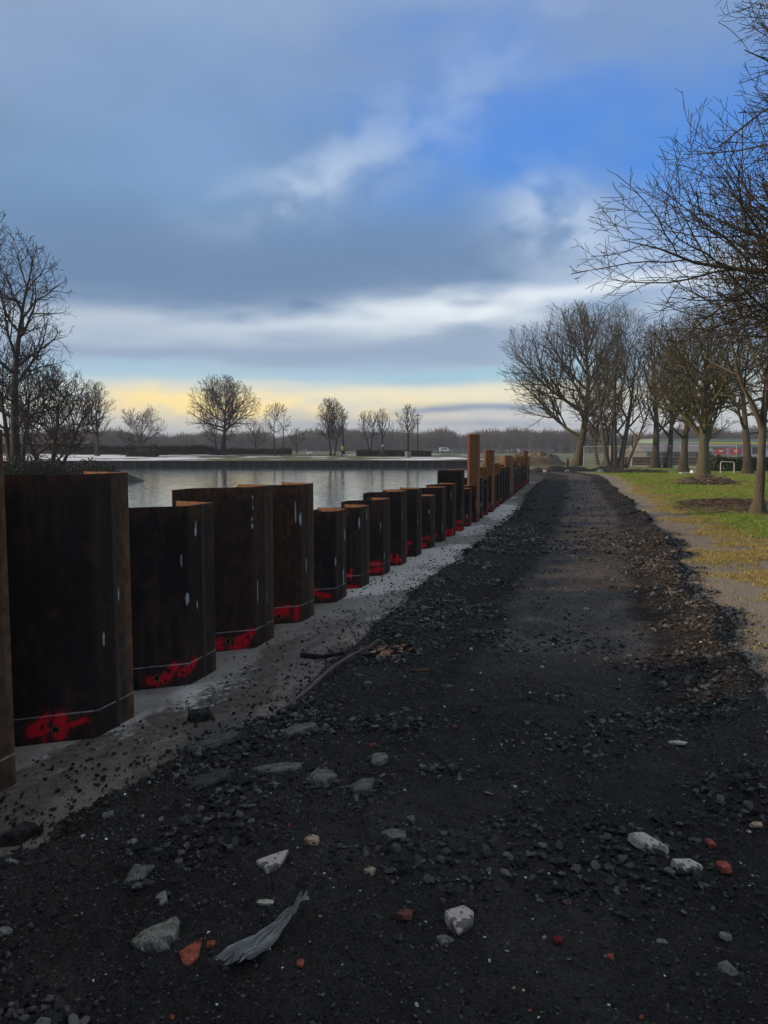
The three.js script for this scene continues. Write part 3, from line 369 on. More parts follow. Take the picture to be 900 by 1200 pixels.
slab('brick_chip', 'crimson brick chip lying alone past the lone mottled stone', 0.56, -2.36, [[-0.014, -0.012], [0.016, -0.01], [0.01, 0.014], [-0.012, 0.01]], 0.018, mkStone(0.25, 0.03, 0.04), 34);
slab('asphalt_block', 'black asphalt block sitting out on the concrete strip', -1.16, -4.74, [[-0.075, 0.01], [-0.04, -0.045], [0.05, -0.04], [0.08, 0.005], [0.03, 0.045], [-0.05, 0.05]], 0.075, blackLumpMats[0], 35);
slab('asphalt_block', 'long black asphalt slab lying at the concrete nearest the first pile', -1.60, -3.24, [[-0.06, 0.06], [0.0, -0.07], [0.07, -0.06], [0.03, 0.05]], 0.07, blackLumpMats[0], 36);
slab('slate_slab', 'long dark slab edge lying along the concrete margin', -0.93, -3.98, [[-0.16, 0.05], [0.10, -0.12], [0.17, -0.07], [-0.05, 0.09]], 0.05, blackLumpMats[2], 37, 0, [0.1, 0.1]);
slab('slate_slab', 'dark slab tilted into the planings below the long slab', -0.86, -3.55, [[-0.16, 0.06], [0.05, -0.10], [0.14, -0.08], [-0.02, 0.08]], 0.045, blackLumpMats[1], 38, 0, [0.15, 0.05]);
slab('wood_chip', 'short rusty brown strip lying flat near the dead leaves', 0.24, -5.45, [[-0.09, 0.012], [0.09, -0.014], [0.092, 0.008], [-0.085, 0.03]], 0.02, mkStone(0.17, 0.08, 0.055), 39);
{ // broken slabs and stones strewn over the left side and middle of the track
  const mats = [slate, mkStone(0.11, 0.108, 0.102), mkStone(0.19, 0.185, 0.17), greyStone], names = ['dark grey', 'charcoal', 'mid grey', 'light grey']; const R = rng(2024);
  for (let k = 0; k < 90; k++) { const s = nearS(-2.6, 5.5, 1.3), l = edgeL(s), w = k % 3 < 2 ? l + 0.05 + Math.abs(R() + R() - 1) * 1.1 : l + 0.2 + 3 * R(); const q = 0.014 + 0.03 * R() * R(), n = 5 + Math.floor(R() * 2), poly = []; for (let i = 0; i < n; i++) { const a = (i + 0.7 * R()) / n * 6.283, r = q * (0.7 + 0.5 * R()); poly.push([Math.cos(a) * r * 1.35, Math.sin(a) * r]); } const th = q * (0.3 + 0.45 * R()); const m = single('broken_stone', slabGeo(poly, th, 500 + k), mats[k % 4], `small ${names[k % 4]} broken stone lying in the black planings of the track`, 'stone', `${names[k % 4]} broken stones`); const [x, , z] = at(s, w); m.position.set(x, surfY(s, w) + th * 0.18, z); m.rotation.set((R() - 0.5) * 0.7, R() * 6.28, (R() - 0.5) * 0.7); }
  for (let k = 0; k < 60; k++) { const s = nearS(-2.6, 5, 1.2), l = edgeL(s), w = l + 0.1 + 3.1 * R(), q = 0.007 + 0.011 * R() * R(); const poly = []; for (let i = 0; i < 5; i++) { const a = (i + 0.7 * R()) / 5 * 6.283, r = q * (0.7 + 0.6 * R()); poly.push([Math.cos(a) * r * 1.4, Math.sin(a) * r]); } const red = k % 2; const m = single(red ? 'brick_crumb' : 'mortar_chip', slabGeo(poly, q, 700 + k), red ? redBrick : k % 4 ? mottled : paleStone, red ? 'tiny red brick crumb scattered among the black planings' : 'small cream mortar chip scattered among the black planings', red ? 'brick fragment' : 'stone', red ? 'scattered brick crumbs' : 'scattered mortar chips'); const [x, , z] = at(s, w); m.position.set(x, surfY(s, w) + q * 0.3, z); m.rotation.set((R() - 0.5) * 0.7, R() * 6.28, (R() - 0.5) * 0.7); }
}
// crumpled plastic film, twisted narrow at one end
{
  const R = rng(88); const g = gridGeo(44, 60, (i, j) => { const t = j / 59, a = i / 43 - 0.5; const wid = 0.012 + 0.03 * sst(0.14, 0, t) + 0.075 * sst(0.2, 0.7, t) + 0.03 * (noise(t * 5, 4) - 0.5) * sst(0.2, 0.5, t); const fold = (noise(a * 16 + 2.4 * noise(t * 4, 1), t * 5) - 0.5) * 0.034 + (noise(a * 34 + 1.5 * Math.sin(t * 6), t * 6 + 7) - 0.5) * 0.022; const frag = j > 52 ? (noise(a * 22, 9) - 0.5) * 0.11 * (j - 52) / 7 : 0;
    const L = 0.36 * t + frag; const x = -L * 0.52 + a * wid * 0.86 + 0.014 * Math.sin(t * 5), z = L * 0.85 + a * wid * 0.5; return { p: [x, 0.022 + fold + 0.012 * Math.sin(t * 7) + 0.02 * sst(0.25, 0.1, t), z], uv: [a, t] }; });
  const m = new THREE.MeshPhysicalMaterial({ roughness: 0.35, transmission: 0.25, thickness: 0 }); m.color.setRGB(0.27, 0.265, 0.24);
  const o = single('plastic_strip', g, m, 'crumpled grey translucent plastic film strip, knotted narrow at one end', 'plastic'); placeWorld(o, -0.275, -2.55, -0.004);
}

// ------------------------------------------------------------------ tubes and trees
class Tubes { constructor() { this.p = []; this.n = []; this.c = []; this.u = []; this.i = []; }
  add(pts, rad, sides, col) { // pts: array of [x,y,z]
    const base = this.p.length / 3, N = pts.length; let ux = 1, uy = 0, uz = 0;
    for (let k = 0; k < N; k++) { const a = pts[Math.max(0, k - 1)], b = pts[Math.min(N - 1, k + 1)]; let tx = b[0] - a[0], ty = b[1] - a[1], tz = b[2] - a[2]; const tl = Math.hypot(tx, ty, tz) || 1; tx /= tl; ty /= tl; tz /= tl; if (k === 0) { if (Math.abs(tx) > 0.8) { ux = 0; uz = 1; } } let d = ux * tx + uy * ty + uz * tz; ux -= d * tx; uy -= d * ty; uz -= d * tz; let l = Math.hypot(ux, uy, uz) || 1; ux /= l; uy /= l; uz /= l; const vx = ty * uz - tz * uy, vy = tz * ux - tx * uz, vz = tx * uy - ty * ux;
      for (let q = 0; q < sides; q++) { const an = q / sides * 6.28318, cs = Math.cos(an), sn = Math.sin(an), nx = ux * cs + vx * sn, ny = uy * cs + vy * sn, nz = uz * cs + vz * sn; const r = rad[k] * (sides > 6 ? 1 + 0.16 * (noise(an * 1.6 + 5, pts[k][1] * 2.5 + pts[0][0]) - 0.5) : 1); this.p.push(pts[k][0] + nx * r, pts[k][1] + ny * r, pts[k][2] + nz * r); this.n.push(nx, ny, nz); const cc = col(nx, ny, nz, pts[k]); this.c.push(cc[0], cc[1], cc[2]); this.u.push(q / sides * Math.max(0.3, rad[0] * 6.28), pts[k][1]); } }
    for (let k = 0; k < N - 1; k++) for (let q = 0; q < sides; q++) { const a = base + k * sides + q, b = base + k * sides + (q + 1) % sides; this.i.push(a, b, a + sides, b, b + sides, a + sides); }
  }
  geo() { const g = new THREE.BufferGeometry(); g.setAttribute('position', new THREE.Float32BufferAttribute(this.p, 3)); g.setAttribute('normal', new THREE.Float32BufferAttribute(this.n, 3)); g.setAttribute('color', new THREE.Float32BufferAttribute(this.c, 3)); g.setAttribute('uv', new THREE.Float32BufferAttribute(this.u, 2)); g.setIndex(this.i); return g; } }
const barkBump = greyTex(256, 512, (u, v) => 0.6 * tnoise(u * 24 + 2 * tnoise(u * 6, v * 6, 6, 6), v * 10, 24, 10) + 0.4 * tfbm(u, v, 16, 4));
const barkMat = new THREE.MeshStandardMaterial({ vertexColors: true, roughness: 0.92, bumpMap: barkBump, bumpScale: 0.02 });
const twigMat = new THREE.MeshStandardMaterial({ vertexColors: true, roughness: 0.9 });
const norm = v => { const l = Math.hypot(...v) || 1; return [v[0] / l, v[1] / l, v[2] / l]; };
function envDist(p, d, E) { return E.alt ? Math.max(envOne(p, d, E), envOne(p, d, E.alt)) : envOne(p, d, E); }
function envOne(p, d, E) { const a = [(p[0] - E.c[0]) / E.r[0], (p[1] - E.c[1]) / E.r[1], (p[2] - E.c[2]) / E.r[2]], b = [d[0] / E.r[0], d[1] / E.r[1], d[2] / E.r[2]]; const A = b[0] ** 2 + b[1] ** 2 + b[2] ** 2, B = a[0] * b[0] + a[1] * b[1] + a[2] * b[2], C = a[0] ** 2 + a[1] ** 2 + a[2] ** 2 - 1; const D = B * B - A * C; return D < 0 ? 0 : Math.max(0, (-B + Math.sqrt(D)) / A); }
let treeTris = 0;
function tree(name, label, group, pos, o) {
  const R = rng(o.seed), trunk = new Tubes(), crown = new Tubes(); const E = o.env; const rr = (a, b) => a + (b - a) * R();
  const bark = o.bark || [0.06, 0.05, 0.042], moss = o.moss || [0.085, 0.085, 0.03], mossy = o.mossy || 0, twigC = o.twig || [0.05, 0.038, 0.032];
  const tcol = (nx, ny, nz, p) => { const k = noise(p[0] * 9 + nx * 2 + 50, p[1] * 3 + nz * 3 + 50); const m = mossy * sst(0.25, 0.7, noise(p[1] * 1.7 + nx * 1.5 + 9, nz * 1.5 + p[0] * 2 + 30)); return mix3(bark, moss, m).map(q => q * (0.55 + 0.9 * k)); };
  const ccol = L => (nx, ny, nz, p) => { const k = 0.75 + 0.5 * noise(p[0] * 3 + 70, p[1] * 3 + p[2] * 2); const m = mossy * (L <= 2 ? 0.9 : 0.45); return mix3(L <= 2 ? bark : twigC, moss, m).map(q => q * k); };
  const lev = o.levels || 4, dens = o.dens || [0, 2.6, 3.4, 4.5], ratio = o.ratio || [0, 0.55, 0.52, 0.5], up = o.up ?? 0.12, wand = o.wander ?? 0.16, minR = o.minR || 0.006;
  function branch(p, d, len, r, L) {
    const n = L === 1 ? 9 : L === 2 ? 6 : L === 3 ? (o.near ? 5 : 3) : (o.near ? 3 : 2), pts = [p.slice()], rad = [r]; let q = p.slice(), dd = d.slice(); const end = L < 3 ? minR * 1.3 : Math.max(minR * 0.8, r * 0.5);
    for (let k = 1; k <= n; k++) { dd = norm([dd[0] + rr(-wand, wand), dd[1] + rr(-wand, wand) + up * (L === 1 ? 1 : 1.25) - (o.droop || 0) * (L >= 3 ? 1 : 0), dd[2] + rr(-wand, wand)]); q = [q[0] + dd[0] * len / n, q[1] + dd[1] * len / n, q[2] + dd[2] * len / n]; pts.push(q); rad.push(Math.max(minR, mix(r, end, k / n))); }
    crown.add(pts, rad, L === 1 ? (o.near ? 8 : 6) : L === 2 ? 4 : 3, ccol(L));
    if (L >= lev) return;
    const m = Math.max(2, Math.round(len * dens[L] * (o.dm || 1))); let az = R() * 6.28;
    for (let k = 0; k < m; k++) { const t = clamp(0.16 + 0.84 * (k + R()) / m, 0, 0.999), f = t * n, i = Math.floor(f), a = pts[i], b = pts[i + 1], P = [mix(a[0], b[0], f - i), mix(a[1], b[1], f - i), mix(a[2], b[2], f - i)]; const T = norm([b[0] - a[0], b[1] - a[1], b[2] - a[2]]); az += 2.4 + rr(-0.5, 0.5); const ref = Math.abs(T[1]) > 0.9 ? [1, 0, 0] : [0, 1, 0]; let X = norm([T[1] * ref[2] - T[2] * ref[1], T[2] * ref[0] - T[0] * ref[2], T[0] * ref[1] - T[1] * ref[0]]), Y = [T[1] * X[2] - T[2] * X[1], T[2] * X[0] - T[0] * X[2], T[0] * X[1] - T[1] * X[0]]; const an = (o.ang2 || 46) * RAD * rr(0.65, 1.25), c = Math.cos(an), s = Math.sin(an); let D = norm([T[0] * c + (X[0] * Math.cos(az) + Y[0] * Math.sin(az)) * s, T[1] * c + (X[1] * Math.cos(az) + Y[1] * Math.sin(az)) * s, T[2] * c + (X[2] * Math.cos(az) + Y[2] * Math.sin(az)) * s]);
      let l = len * ratio[L] * (1.15 - 0.62 * t) * rr(0.7, 1.15); const ed = envDist(P, D, E); if (l > ed) l = Math.max(ed * rr(0.75, 1.1), len * 0.09); if (l < 0.06) continue; branch(P, D, l, Math.max(minR, Math.min(mix(r, end, t) * 0.62, l * 0.03 + minR)), L + 1); }
  }
  const stems = o.stems || [{ d: [o.lean?.[0] || 0, 1, o.lean?.[1] || 0], h: o.h, r: o.r }];
  stems.forEach((st, si) => {
    const n = 14, pts = [], rad = []; let q = [st.x || 0, -0.15, st.z || 0], d = norm(st.d); const b0 = st.bend || [0, 0];
    for (let k = 0; k <= n; k++) { const t = k / n; pts.push(q.slice()); rad.push(Math.max(minR, st.r * (1 - 0.96 * Math.pow(t, 0.85)) * (1 + 0.55 * Math.exp(-q[1] / (st.r * 1.6))))); d = norm([d[0] + rr(-0.05, 0.05) * (o.tw || 1) + b0[0] / n, d[1] + 0.03, d[2] + rr(-0.05, 0.05) * (o.tw || 1) + b0[1] / n]); const L = st.h / n; q = [q[0] + d[0] * L, q[1] + d[1] * L, q[2] + d[2] * L]; }
    trunk.add(pts, rad, o.near ? 14 : 9, tcol);
    let az = R() * 6.28 + si; const lim = st.limbs ?? o.limbs ?? 14;
    for (let k = 0; k < lim; k++) { const t = clamp(mix(st.fork ?? o.fork ?? 0.25, 0.97, (k + 0.5 * R()) / lim), 0, 0.985), f = t * n, i = Math.floor(f), P = [mix(pts[i][0], pts[i + 1][0], f - i), mix(pts[i][1], pts[i + 1][1], f - i), mix(pts[i][2], pts[i + 1][2], f - i)]; az += 2.39 + rr(-0.4, 0.4); const A = mix(o.angLow ?? 62, o.angTop ?? 22, (t - (o.fork ?? 0.25)) / (1 - (o.fork ?? 0.25))) * RAD * rr(0.85, 1.15); const D = norm([Math.sin(A) * Math.cos(az), Math.cos(A), Math.sin(A) * Math.sin(az)]); let l = envDist(P, D, E) * rr(0.78, 1.02); if (o.maxLimb) l = Math.min(l, o.maxLimb * rr(0.8, 1.1)); if (l < 0.3) l = 0.3; const r0 = mix(rad[i], rad[i + 1], f - i); branch(P, D, l, Math.max(minR * 1.5, Math.min(r0 * 0.7, 0.022 * l + 0.012) * (o.limbR || 1)), 1); }
    for (const e of st.extra || []) { const f = e.t * n, i = Math.floor(f), P = [mix(pts[i][0], pts[i + 1][0], f - i), mix(pts[i][1], pts[i + 1][1], f - i), mix(pts[i][2], pts[i + 1][2], f - i)]; branch(P, norm(e.d), e.l, e.r, 1); }
  });
  const g = thing(name, label, 'tree', pos, 0, group); const tg = trunk.geo(), cg = crown.geo(); treeTris += (trunk.i.length + crown.i.length) / 3; part('trunk', tg, barkMat, g); part('crown', cg, twigMat, g); return g;
}
const RG = 'bare trees along the lawn', FG = 'bare trees on the far bank', LG = 'bare trees on the near left bank';
// tall tree outside the frame on the right whose boughs reach in
tree('lime_tree', 'large spreading bare tree whose long boughs overhang the lawn edge', RG, [10.6, 0.1, -13.6], { seed: 31, h: 10.6, r: 0.34, near: true, env: { c: [0, 7.0, 0], r: [5.9, 5.6, 5.6], alt: { c: [-1.3, 5.2, 0], r: [6.0, 2.3, 5.4] } }, fork: 0.2, limbs: 46, angLow: 76, angTop: 22, up: 0.015, wander: 0.17, dens: [0, 2.8, 4.0, 5.0], ang2: 44, minR: 0.0048, limbR: 0.8, bark: [0.05, 0.042, 0.035], mossy: 0.2, twig: [0.024, 0.019, 0.017], droop: -0.02, dm: 1.0 });
// thin trunk on the lawn
tree('young_tree', 'slim bare tree with forked trunk beside the brush heap on the lawn', RG, [9.38, 0.1, -19.24], { seed: 5, near: true, env: { c: [0.1, 5.6, 0], r: [2.1, 3.2, 2.0] }, fork: 0.42, limbs: 13, angLow: 40, angTop: 18, levels: 4, up: 0.06, minR: 0.006, bark: [0.10, 0.088, 0.074], mossy: 0.3, stems: [{ d: [0.02, 1, 0], h: 7.4, r: 0.13, extra: [{ t: 0.30, d: [-0.65, 1, 0.1], l: 3.6, r: 0.075 }, { t: 0.36, d: [0.6, 1, -0.1], l: 2.6, r: 0.05 }] }], twig: [0.06, 0.048, 0.038], tw: 0.8 });
// mossy tree with a thick short trunk
tree('mossy_tree', 'stout mossy green tree forking low, cut branches heaped at its foot', RG, [15.6, 0.1, -37.6], { seed: 9, near: true, env: { c: [-0.1, 5.3, 0], r: [3.5, 3.5, 3.3] }, fork: 0.30, limbs: 20, angLow: 66, angTop: 24, up: 0.04, wander: 0.22, dens: [0, 3.2, 4.2, 5], minR: 0.0072, bark: [0.095, 0.086, 0.068], moss: [0.095, 0.096, 0.032], mossy: 0.75, twig: [0.06, 0.044, 0.027], stems: [{ d: [0.01, 1, 0], h: 7.2, r: 0.33, extra: [{ t: 0.27, d: [0.75, 1, 0.2], l: 4.4, r: 0.17 }, { t: 0.31, d: [-0.7, 1, 0.1], l: 4.2, r: 0.15 }, { t: 0.34, d: [-0.2, 1, 0.5], l: 4.6, r: 0.13 }] }] });
// leaning tree at the bend
tree('leaning_tree', 'tall leaning bare tree with wide fan of boughs where the track ends', RG, [18.75, 0.05, -75.3], { seed: 21, env: { c: [-0.7, 9.2, 0], r: [7.6, 6.8, 6.0] }, fork: 0.20, limbs: 24, angLow: 68, angTop: 18, up: 0.07, wander: 0.12, dens: [0, 2.2, 2.8, 3.6], ang2: 40, minR: 0.0101, bark: [0.062, 0.055, 0.044], mossy: 0.3, twig: [0.04, 0.032, 0.028], stems: [{ d: [0.28, 1, 0], h: 14.6, r: 0.46, bend: [-0.35, 0] }] });
tree('crooked_tree', 'small crooked bare tree with curved stems beside the leaning one', RG, [20.5, 0.05, -73.5], { seed: 23, env: { c: [0, 4.6, 0], r: [2.8, 4.4, 2.6] }, fork: 0.25, limbs: 9, angLow: 50, up: 0.10, minR: 0.013, levels: 4, stems: [{ d: [-0.25, 1, 0], h: 6.5, r: 0.22, bend: [0.6, 0] }, { x: 0.5, d: [0.3, 1, 0], h: 7.5, r: 0.24, bend: [-0.7, 0] }], mossy: 0.3 });
tree('multi_stem_tree', 'bare tree of several upright stems rising from one base by the fence', RG, [19.4, 0.05, -65], { seed: 24, env: { c: [0.2, 7.4, 0], r: [3.7, 6.6, 3.6] }, fork: 0.22, limbs: 10, angLow: 52, angTop: 16, up: 0.09, wander: 0.15, minR: 0.0079, dens: [0, 1.8, 2.5, 3.2], bark: [0.066, 0.058, 0.047], mossy: 0.3, twig: [0.04, 0.032, 0.028], stems: [{ x: -0.45, d: [-0.16, 1, 0.05], h: 10.5, r: 0.24 }, { x: 0, d: [0.02, 1, 0], h: 12.6, r: 0.30 }, { x: 0.5, d: [0.2, 1, 0], h: 11.5, r: 0.26 }, { x: 0.9, d: [0.42, 1, 0.1], h: 8, r: 0.16 }] });
tree('fence_tree', 'bare twin-trunked tree directly behind the mesh fence', RG, [23.4, 0.1, -66.5], { seed: 25, env: { c: [0.6, 6.8, 0], r: [3.6, 6.0, 3.4] }, fork: 0.26, limbs: 12, angLow: 50, angTop: 16, up: 0.12, minR: 0.013, dens: [0, 2.0, 2.8, 3.6], stems: [{ d: [0, 1, 0], h: 12, r: 0.36 }, { x: 1.1, d: [0.12, 1, 0], h: 10.5, r: 0.28 }], mossy: 0.15, twig: [0.04, 0.031, 0.027] });
tree('brown_tree', 'brown-twigged bare tree half hidden behind the stout mossy tree', RG, [21.4, 0.1, -55], { seed: 26, env: { c: [0, 6.6, 0], r: [4.6, 4.6, 4.2] }, fork: 0.24, limbs: 17, angLow: 72, angTop: 22, up: 0.05, minR: 0.0086, dens: [0, 2.3, 3.2, 4.0], h: 10, r: 0.3, twig: [0.055, 0.038, 0.029], mossy: 0.25 });
tree('hedge_tree', 'bare tree standing before the dark hedge next to metal frame', RG, [23.3, 0.1, -49.3], { seed: 27, env: { c: [0, 6.2, 0], r: [4.4, 4.8, 4.0] }, fork: 0.26, limbs: 17, angLow: 78, angTop: 22, up: 0.04, minR: 0.0086, dens: [0, 2.3, 3.2, 4.0], h: 10, r: 0.29, twig: [0.045, 0.034, 0.027], mossy: 0.3 });
tree('edge_tree', 'bare tree with thick trunk half seen behind the slim forked one', RG, [22.7, 0.1, -44.5], { seed: 28, env: { c: [0.5, 6.2, 0], r: [4.2, 4.6, 4.0] }, fork: 0.3, limbs: 14, angLow: 70, angTop: 22, up: 0.05, minR: 0.011, dens: [0, 2.2, 3.0, 3.8], h: 10, r: 0.29, bark: [0.09, 0.075, 0.055], mossy: 0.3 });
// far bank
const far = (px, zz) => [(px - 450) / 901 * zz, 0, -zz];
function farTree(name, label, px, zz, hpx, wpx, seed, o = {}) { const [x, , z] = far(px, zz), h = hpx * zz / 901, w = wpx * zz / 901 / 2; const d = bankZ(x) - z; const y = z < bankZ(x) ? bankY(x, d) : 0; tree(name, label, FG, [x, y, z], { seed, env: { c: [0, h * 0.58, 0], r: [w, h * 0.46, w] }, fork: 0.24, limbs: 15, angLow: 70, angTop: 20, up: 0.06, minR: 0.0125, levels: 4, dens: [0, 2.6, 3.2, 3.6], dm: 1.0, h: h * 0.92, r: 0.022 * h + 0.05, bark: [0.035, 0.03, 0.026], twig: [0.045, 0.036, 0.032], ...o }); }
farTree('round_tree', 'broad round-crowned bare tree on the far bank, widest there', 262, 112, 90, 94, 41, { limbs: 26, dens: [0, 2.2, 2.8, 3.2], r: 0.42, fork: 0.2, angLow: 88, minR: 0.0135, stems: [{ d: [0, 1, 0], h: 8.8, r: 0.42, limbs: 24 }, { x: -0.9, d: [-0.06, 1, 0], h: 5, r: 0.2, limbs: 5 }] });
farTree('far_tree', 'upright oval bare tree on the snowy far bank, beside the near left thicket', 115, 108, 86, 56, 42, { angLow: 56, up: 0.09, limbs: 18 });
farTree('far_tree', 'low spreading bare tree on the snowy bank behind the clipped shrubs', 166, 108, 60, 64, 43, { angLow: 78, angTop: 40, fork: 0.18, h: 4.2 });
farTree('slender_tree', 'bare tree of two thin crooked stems right of the round-crowned tree', 325, 110, 62, 40, 44, { fork: 0.45, limbs: 8, stems: [{ x: -0.3, d: [-0.05, 1, 0], h: 6.6, r: 0.13 }, { x: 0.6, d: [0.15, 1, 0], h: 6.4, r: 0.12, bend: [-0.1, 0] }] });
farTree('far_tree', 'dense bare tree with forked trunk beside the person in yellow vest', 388, 112, 66, 40, 45, { fork: 0.3, limbs: 16, angLow: 50, stems: [{ x: 0, d: [-0.05, 1, 0], h: 7, r: 0.18 }, { x: 0.5, d: [0.12, 1, 0], h: 5.5, r: 0.13 }] });
farTree('slender_tree', 'thin straight bare tree right above the person in yellow vest', 403, 116, 55, 24, 46, { fork: 0.5, limbs: 9, angLow: 45 });
farTree('far_tree', 'bare tree with leaning forked stems behind the low far hedge', 432, 114, 52, 34, 47, { fork: 0.4, limbs: 12, stems: [{ x: 0.2, d: [-0.2, 1, 0], h: 5.8, r: 0.13 }, { x: 0.3, d: [0.05, 1, 0], h: 6, r: 0.15 }] });
farTree('far_tree', 'bare vase-shaped tree above the person in dark clothes', 448, 114, 54, 30, 48, { fork: 0.42, limbs: 12, angLow: 44 });
farTree('far_tree', 'bare tree beside the tall pole on the far bank', 478, 112, 58, 40, 49, { fork: 0.36, limbs: 14, angLow: 48 });
farTree('bare_shrub', 'small bare bushy tree under the edge of the round-crowned tree', 300, 122, 40, 32, 50, { fork: 0.12, limbs: 12, angLow: 60 });
farTree('bare_shrub', 'small faint bare tree between the slender stems and the dense forked tree', 348, 150, 30, 26, 51, { fork: 0.12, limbs: 10, angLow: 60, minR: 0.022 });
// near left bank
{
  const g = gridGeo(50, 40, (i, j) => { const a = i / 49 * 6.28318, r = j / 39; const x = -33 + Math.cos(a) * r * 17.5, z = -53 + Math.sin(a) * r * 7.5; const n = fbm(x * 0.6, z * 0.6, 4); return { p: [x, -0.75 + 0.95 * sst(1, 0.82, r) + 0.25 * (n - 0.5) * (1 - r), z], uv: [x, z], c: mix3([0.05, 0.045, 0.03], [0.05, 0.065, 0.025], n).map(k => k * (0.7 + 0.6 * noise(x * 3, z * 3))) }; });
  structure('near_bank', g, new THREE.MeshStandardMaterial({ vertexColors: true, roughness: 0.95, bumpMap: gritBump, bumpScale: 0.05 }));
  tree('tall_tree', 'tall dark bare tree with arching side boughs on the near left bank', LG, [-23.9, 0.1, -50], { seed: 61, env: { c: [0.4, 8.8, 0], r: [4.3, 6.9, 3.8] }, fork: 0.20, limbs: 20, angLow: 68, angTop: 28, up: 0.035, wander: 0.24, dens: [0, 2.1, 3.0, 4.2], minR: 0.010, limbR: 1.1, bark: [0.03, 0.026, 0.022], twig: [0.035, 0.028, 0.025], stems: [{ d: [-0.02, 1, 0], h: 14.8, r: 0.36, bend: [0.18, 0] }] });
  tree('thicket_tree', 'low many-branched dark tree beside the tall one on left bank', LG, [-21.2, 0.1, -49], { seed: 62, env: { c: [0.3, 3.9, 0], r: [3.0, 3.5, 2.8] }, fork: 0.12, limbs: 12, angLow: 55, angTop: 25, up: 0.06, wander: 0.26, dens: [0, 2.8, 3.6, 4.2], minR: 0.011, bark: [0.03, 0.026, 0.022], twig: [0.034, 0.028, 0.024], stems: [{ d: [0.15, 1, 0], h: 5.6, r: 0.2 }, { x: -0.6, d: [-0.25, 1, 0], h: 4.8, r: 0.14 }, { x: 0.3, d: [0.55, 1, 0], h: 4.6, r: 0.15 }] });
  tree('thicket_tree', 'dark bare tree with upright stems behind the tall one, left bank', LG, [-25.2, 0.1, -52], { seed: 63, env: { c: [0, 5.2, 0], r: [2.6, 5.0, 2.6] }, fork: 0.2, limbs: 12, angLow: 45, up: 0.1, dens: [0, 2.4, 3.2, 4.0], minR: 0.012, bark: [0.03, 0.026, 0.022], twig: [0.035, 0.028, 0.025], stems: [{ d: [-0.05, 1, 0], h: 9, r: 0.24 }, { x: 0.7, d: [0.15, 1, 0], h: 7, r: 0.18 }] });
  tree('tall_tree', 'tallest tree of the left bank, its narrow crown of steep twigs', LG, [-27.4, 0.1, -51], { seed: 64, env: { c: [0.2, 13.2, 0], r: [3.1, 7.2, 3.0] }, fork: 0.3, limbs: 24, angLow: 40, angTop: 16, up: 0.12, dens: [0, 2.0, 3.0, 4.0], minR: 0.012, bark: [0.035, 0.03, 0.025], twig: [0.06, 0.045, 0.045], h: 20, r: 0.32 });
}
console.log('tree triangles', Math.round(treeTris));

// leafy clumps: hedges and shrubs
function leafClump(n, fn, size, seed, colA, colB) { const R = rng(seed), P = [], N = [], C = [], I = []; for (let k = 0; k < n; k++) { const q = fn(R); const a = R() * 6.28, b = R() * 3.14 - 1.57, s = size * (0.6 + 0.8 * R()); const u = [Math.cos(a) * Math.cos(b), Math.sin(b), Math.sin(a) * Math.cos(b)], v = norm([-Math.sin(a), R() - 0.5, Math.cos(a)]); const base = P.length / 3; const w = s * 0.45; P.push(q[0] - v[0] * w, q[1] - v[1] * w, q[2] - v[2] * w, q[0] + v[0] * w, q[1] + v[1] * w, q[2] + v[2] * w, q[0] + u[0] * s, q[1] + u[1] * s, q[2] + u[2] * s); const c = mix3(colA, colB, R()); for (let m = 0; m < 3; m++) { C.push(...c); } I.push(base, base + 1, base + 2); } const g = new THREE.BufferGeometry(); g.setAttribute('position', new THREE.Float32BufferAttribute(P, 3)); g.setAttribute('color', new THREE.Float32BufferAttribute(C, 3)); g.setIndex(I); g.computeVertexNormals(); return g; }
const leafMat = new THREE.MeshStandardMaterial({ vertexColors: true, roughness: 0.85, side: THREE.DoubleSide });
function hedge(name, label, x0, x1, z0, z1, y, h, dep, n, seed, cA = [0.022, 0.03, 0.014], cB = [0.05, 0.055, 0.022]) { const L = Math.hypot(x1 - x0, z1 - z0); const o = thing(name, label, 'hedge', [x0, y, z0]); const ang = Math.atan2(-(z1 - z0), x1 - x0); o.rotation.y = ang; part('foliage', leafClump(n, R => { const u = R(); return [u * L, Math.pow(R(), 0.7) * h * (0.9 + 0.22 * noise(u * L * 0.7, seed)), (R() - 0.5) * dep]; }, 0.22, seed, cA, cB), leafMat, o); const core = gridGeo(Math.ceil(L / 0.5) + 2, 7, (i, j) => { const x = clamp(i * 0.5, 0, L), a = j / 6 * Math.PI; return { p: [x, Math.sin(a) ** 0.5 * h * 0.8 * (0.9 + 0.2 * noise(x * 0.7, seed)), Math.cos(a) * dep * 0.42], uv: [x, j], c: cA }; }); part('branches', core, leafMat, o); return o; }
const hb = (px, zz) => { const [x, , z] = far(px, zz); return [x, z, bankY(x, bankZ(x) - z)]; };
{ const a = hb(62, 112), b = hb(252, 114); hedge('clipped_hedge', 'long clipped dark hedge running behind the snowy bank', a[0], b[0], a[1], b[1], a[2] - 0.1, 1.35, 1.0, 9000, 71, [0.016, 0.02, 0.011], [0.035, 0.036, 0.018]); }
{ const a = hb(252, 116), b = hb(342, 116); hedge('low_hedge', 'low uneven hedge under the round-crowned tree', a[0], b[0], a[1], b[1], a[2] - 0.1, 0.9, 1.0, 4500, 72); }
{ const a = hb(418, 110), b = hb(505, 110); hedge('low_hedge', 'low dark hedge below the far vase-shaped trees', a[0], b[0], a[1], b[1], a[2] - 0.15, 0.85, 0.9, 4500, 73, [0.018, 0.02, 0.012], [0.04, 0.042, 0.02]); }
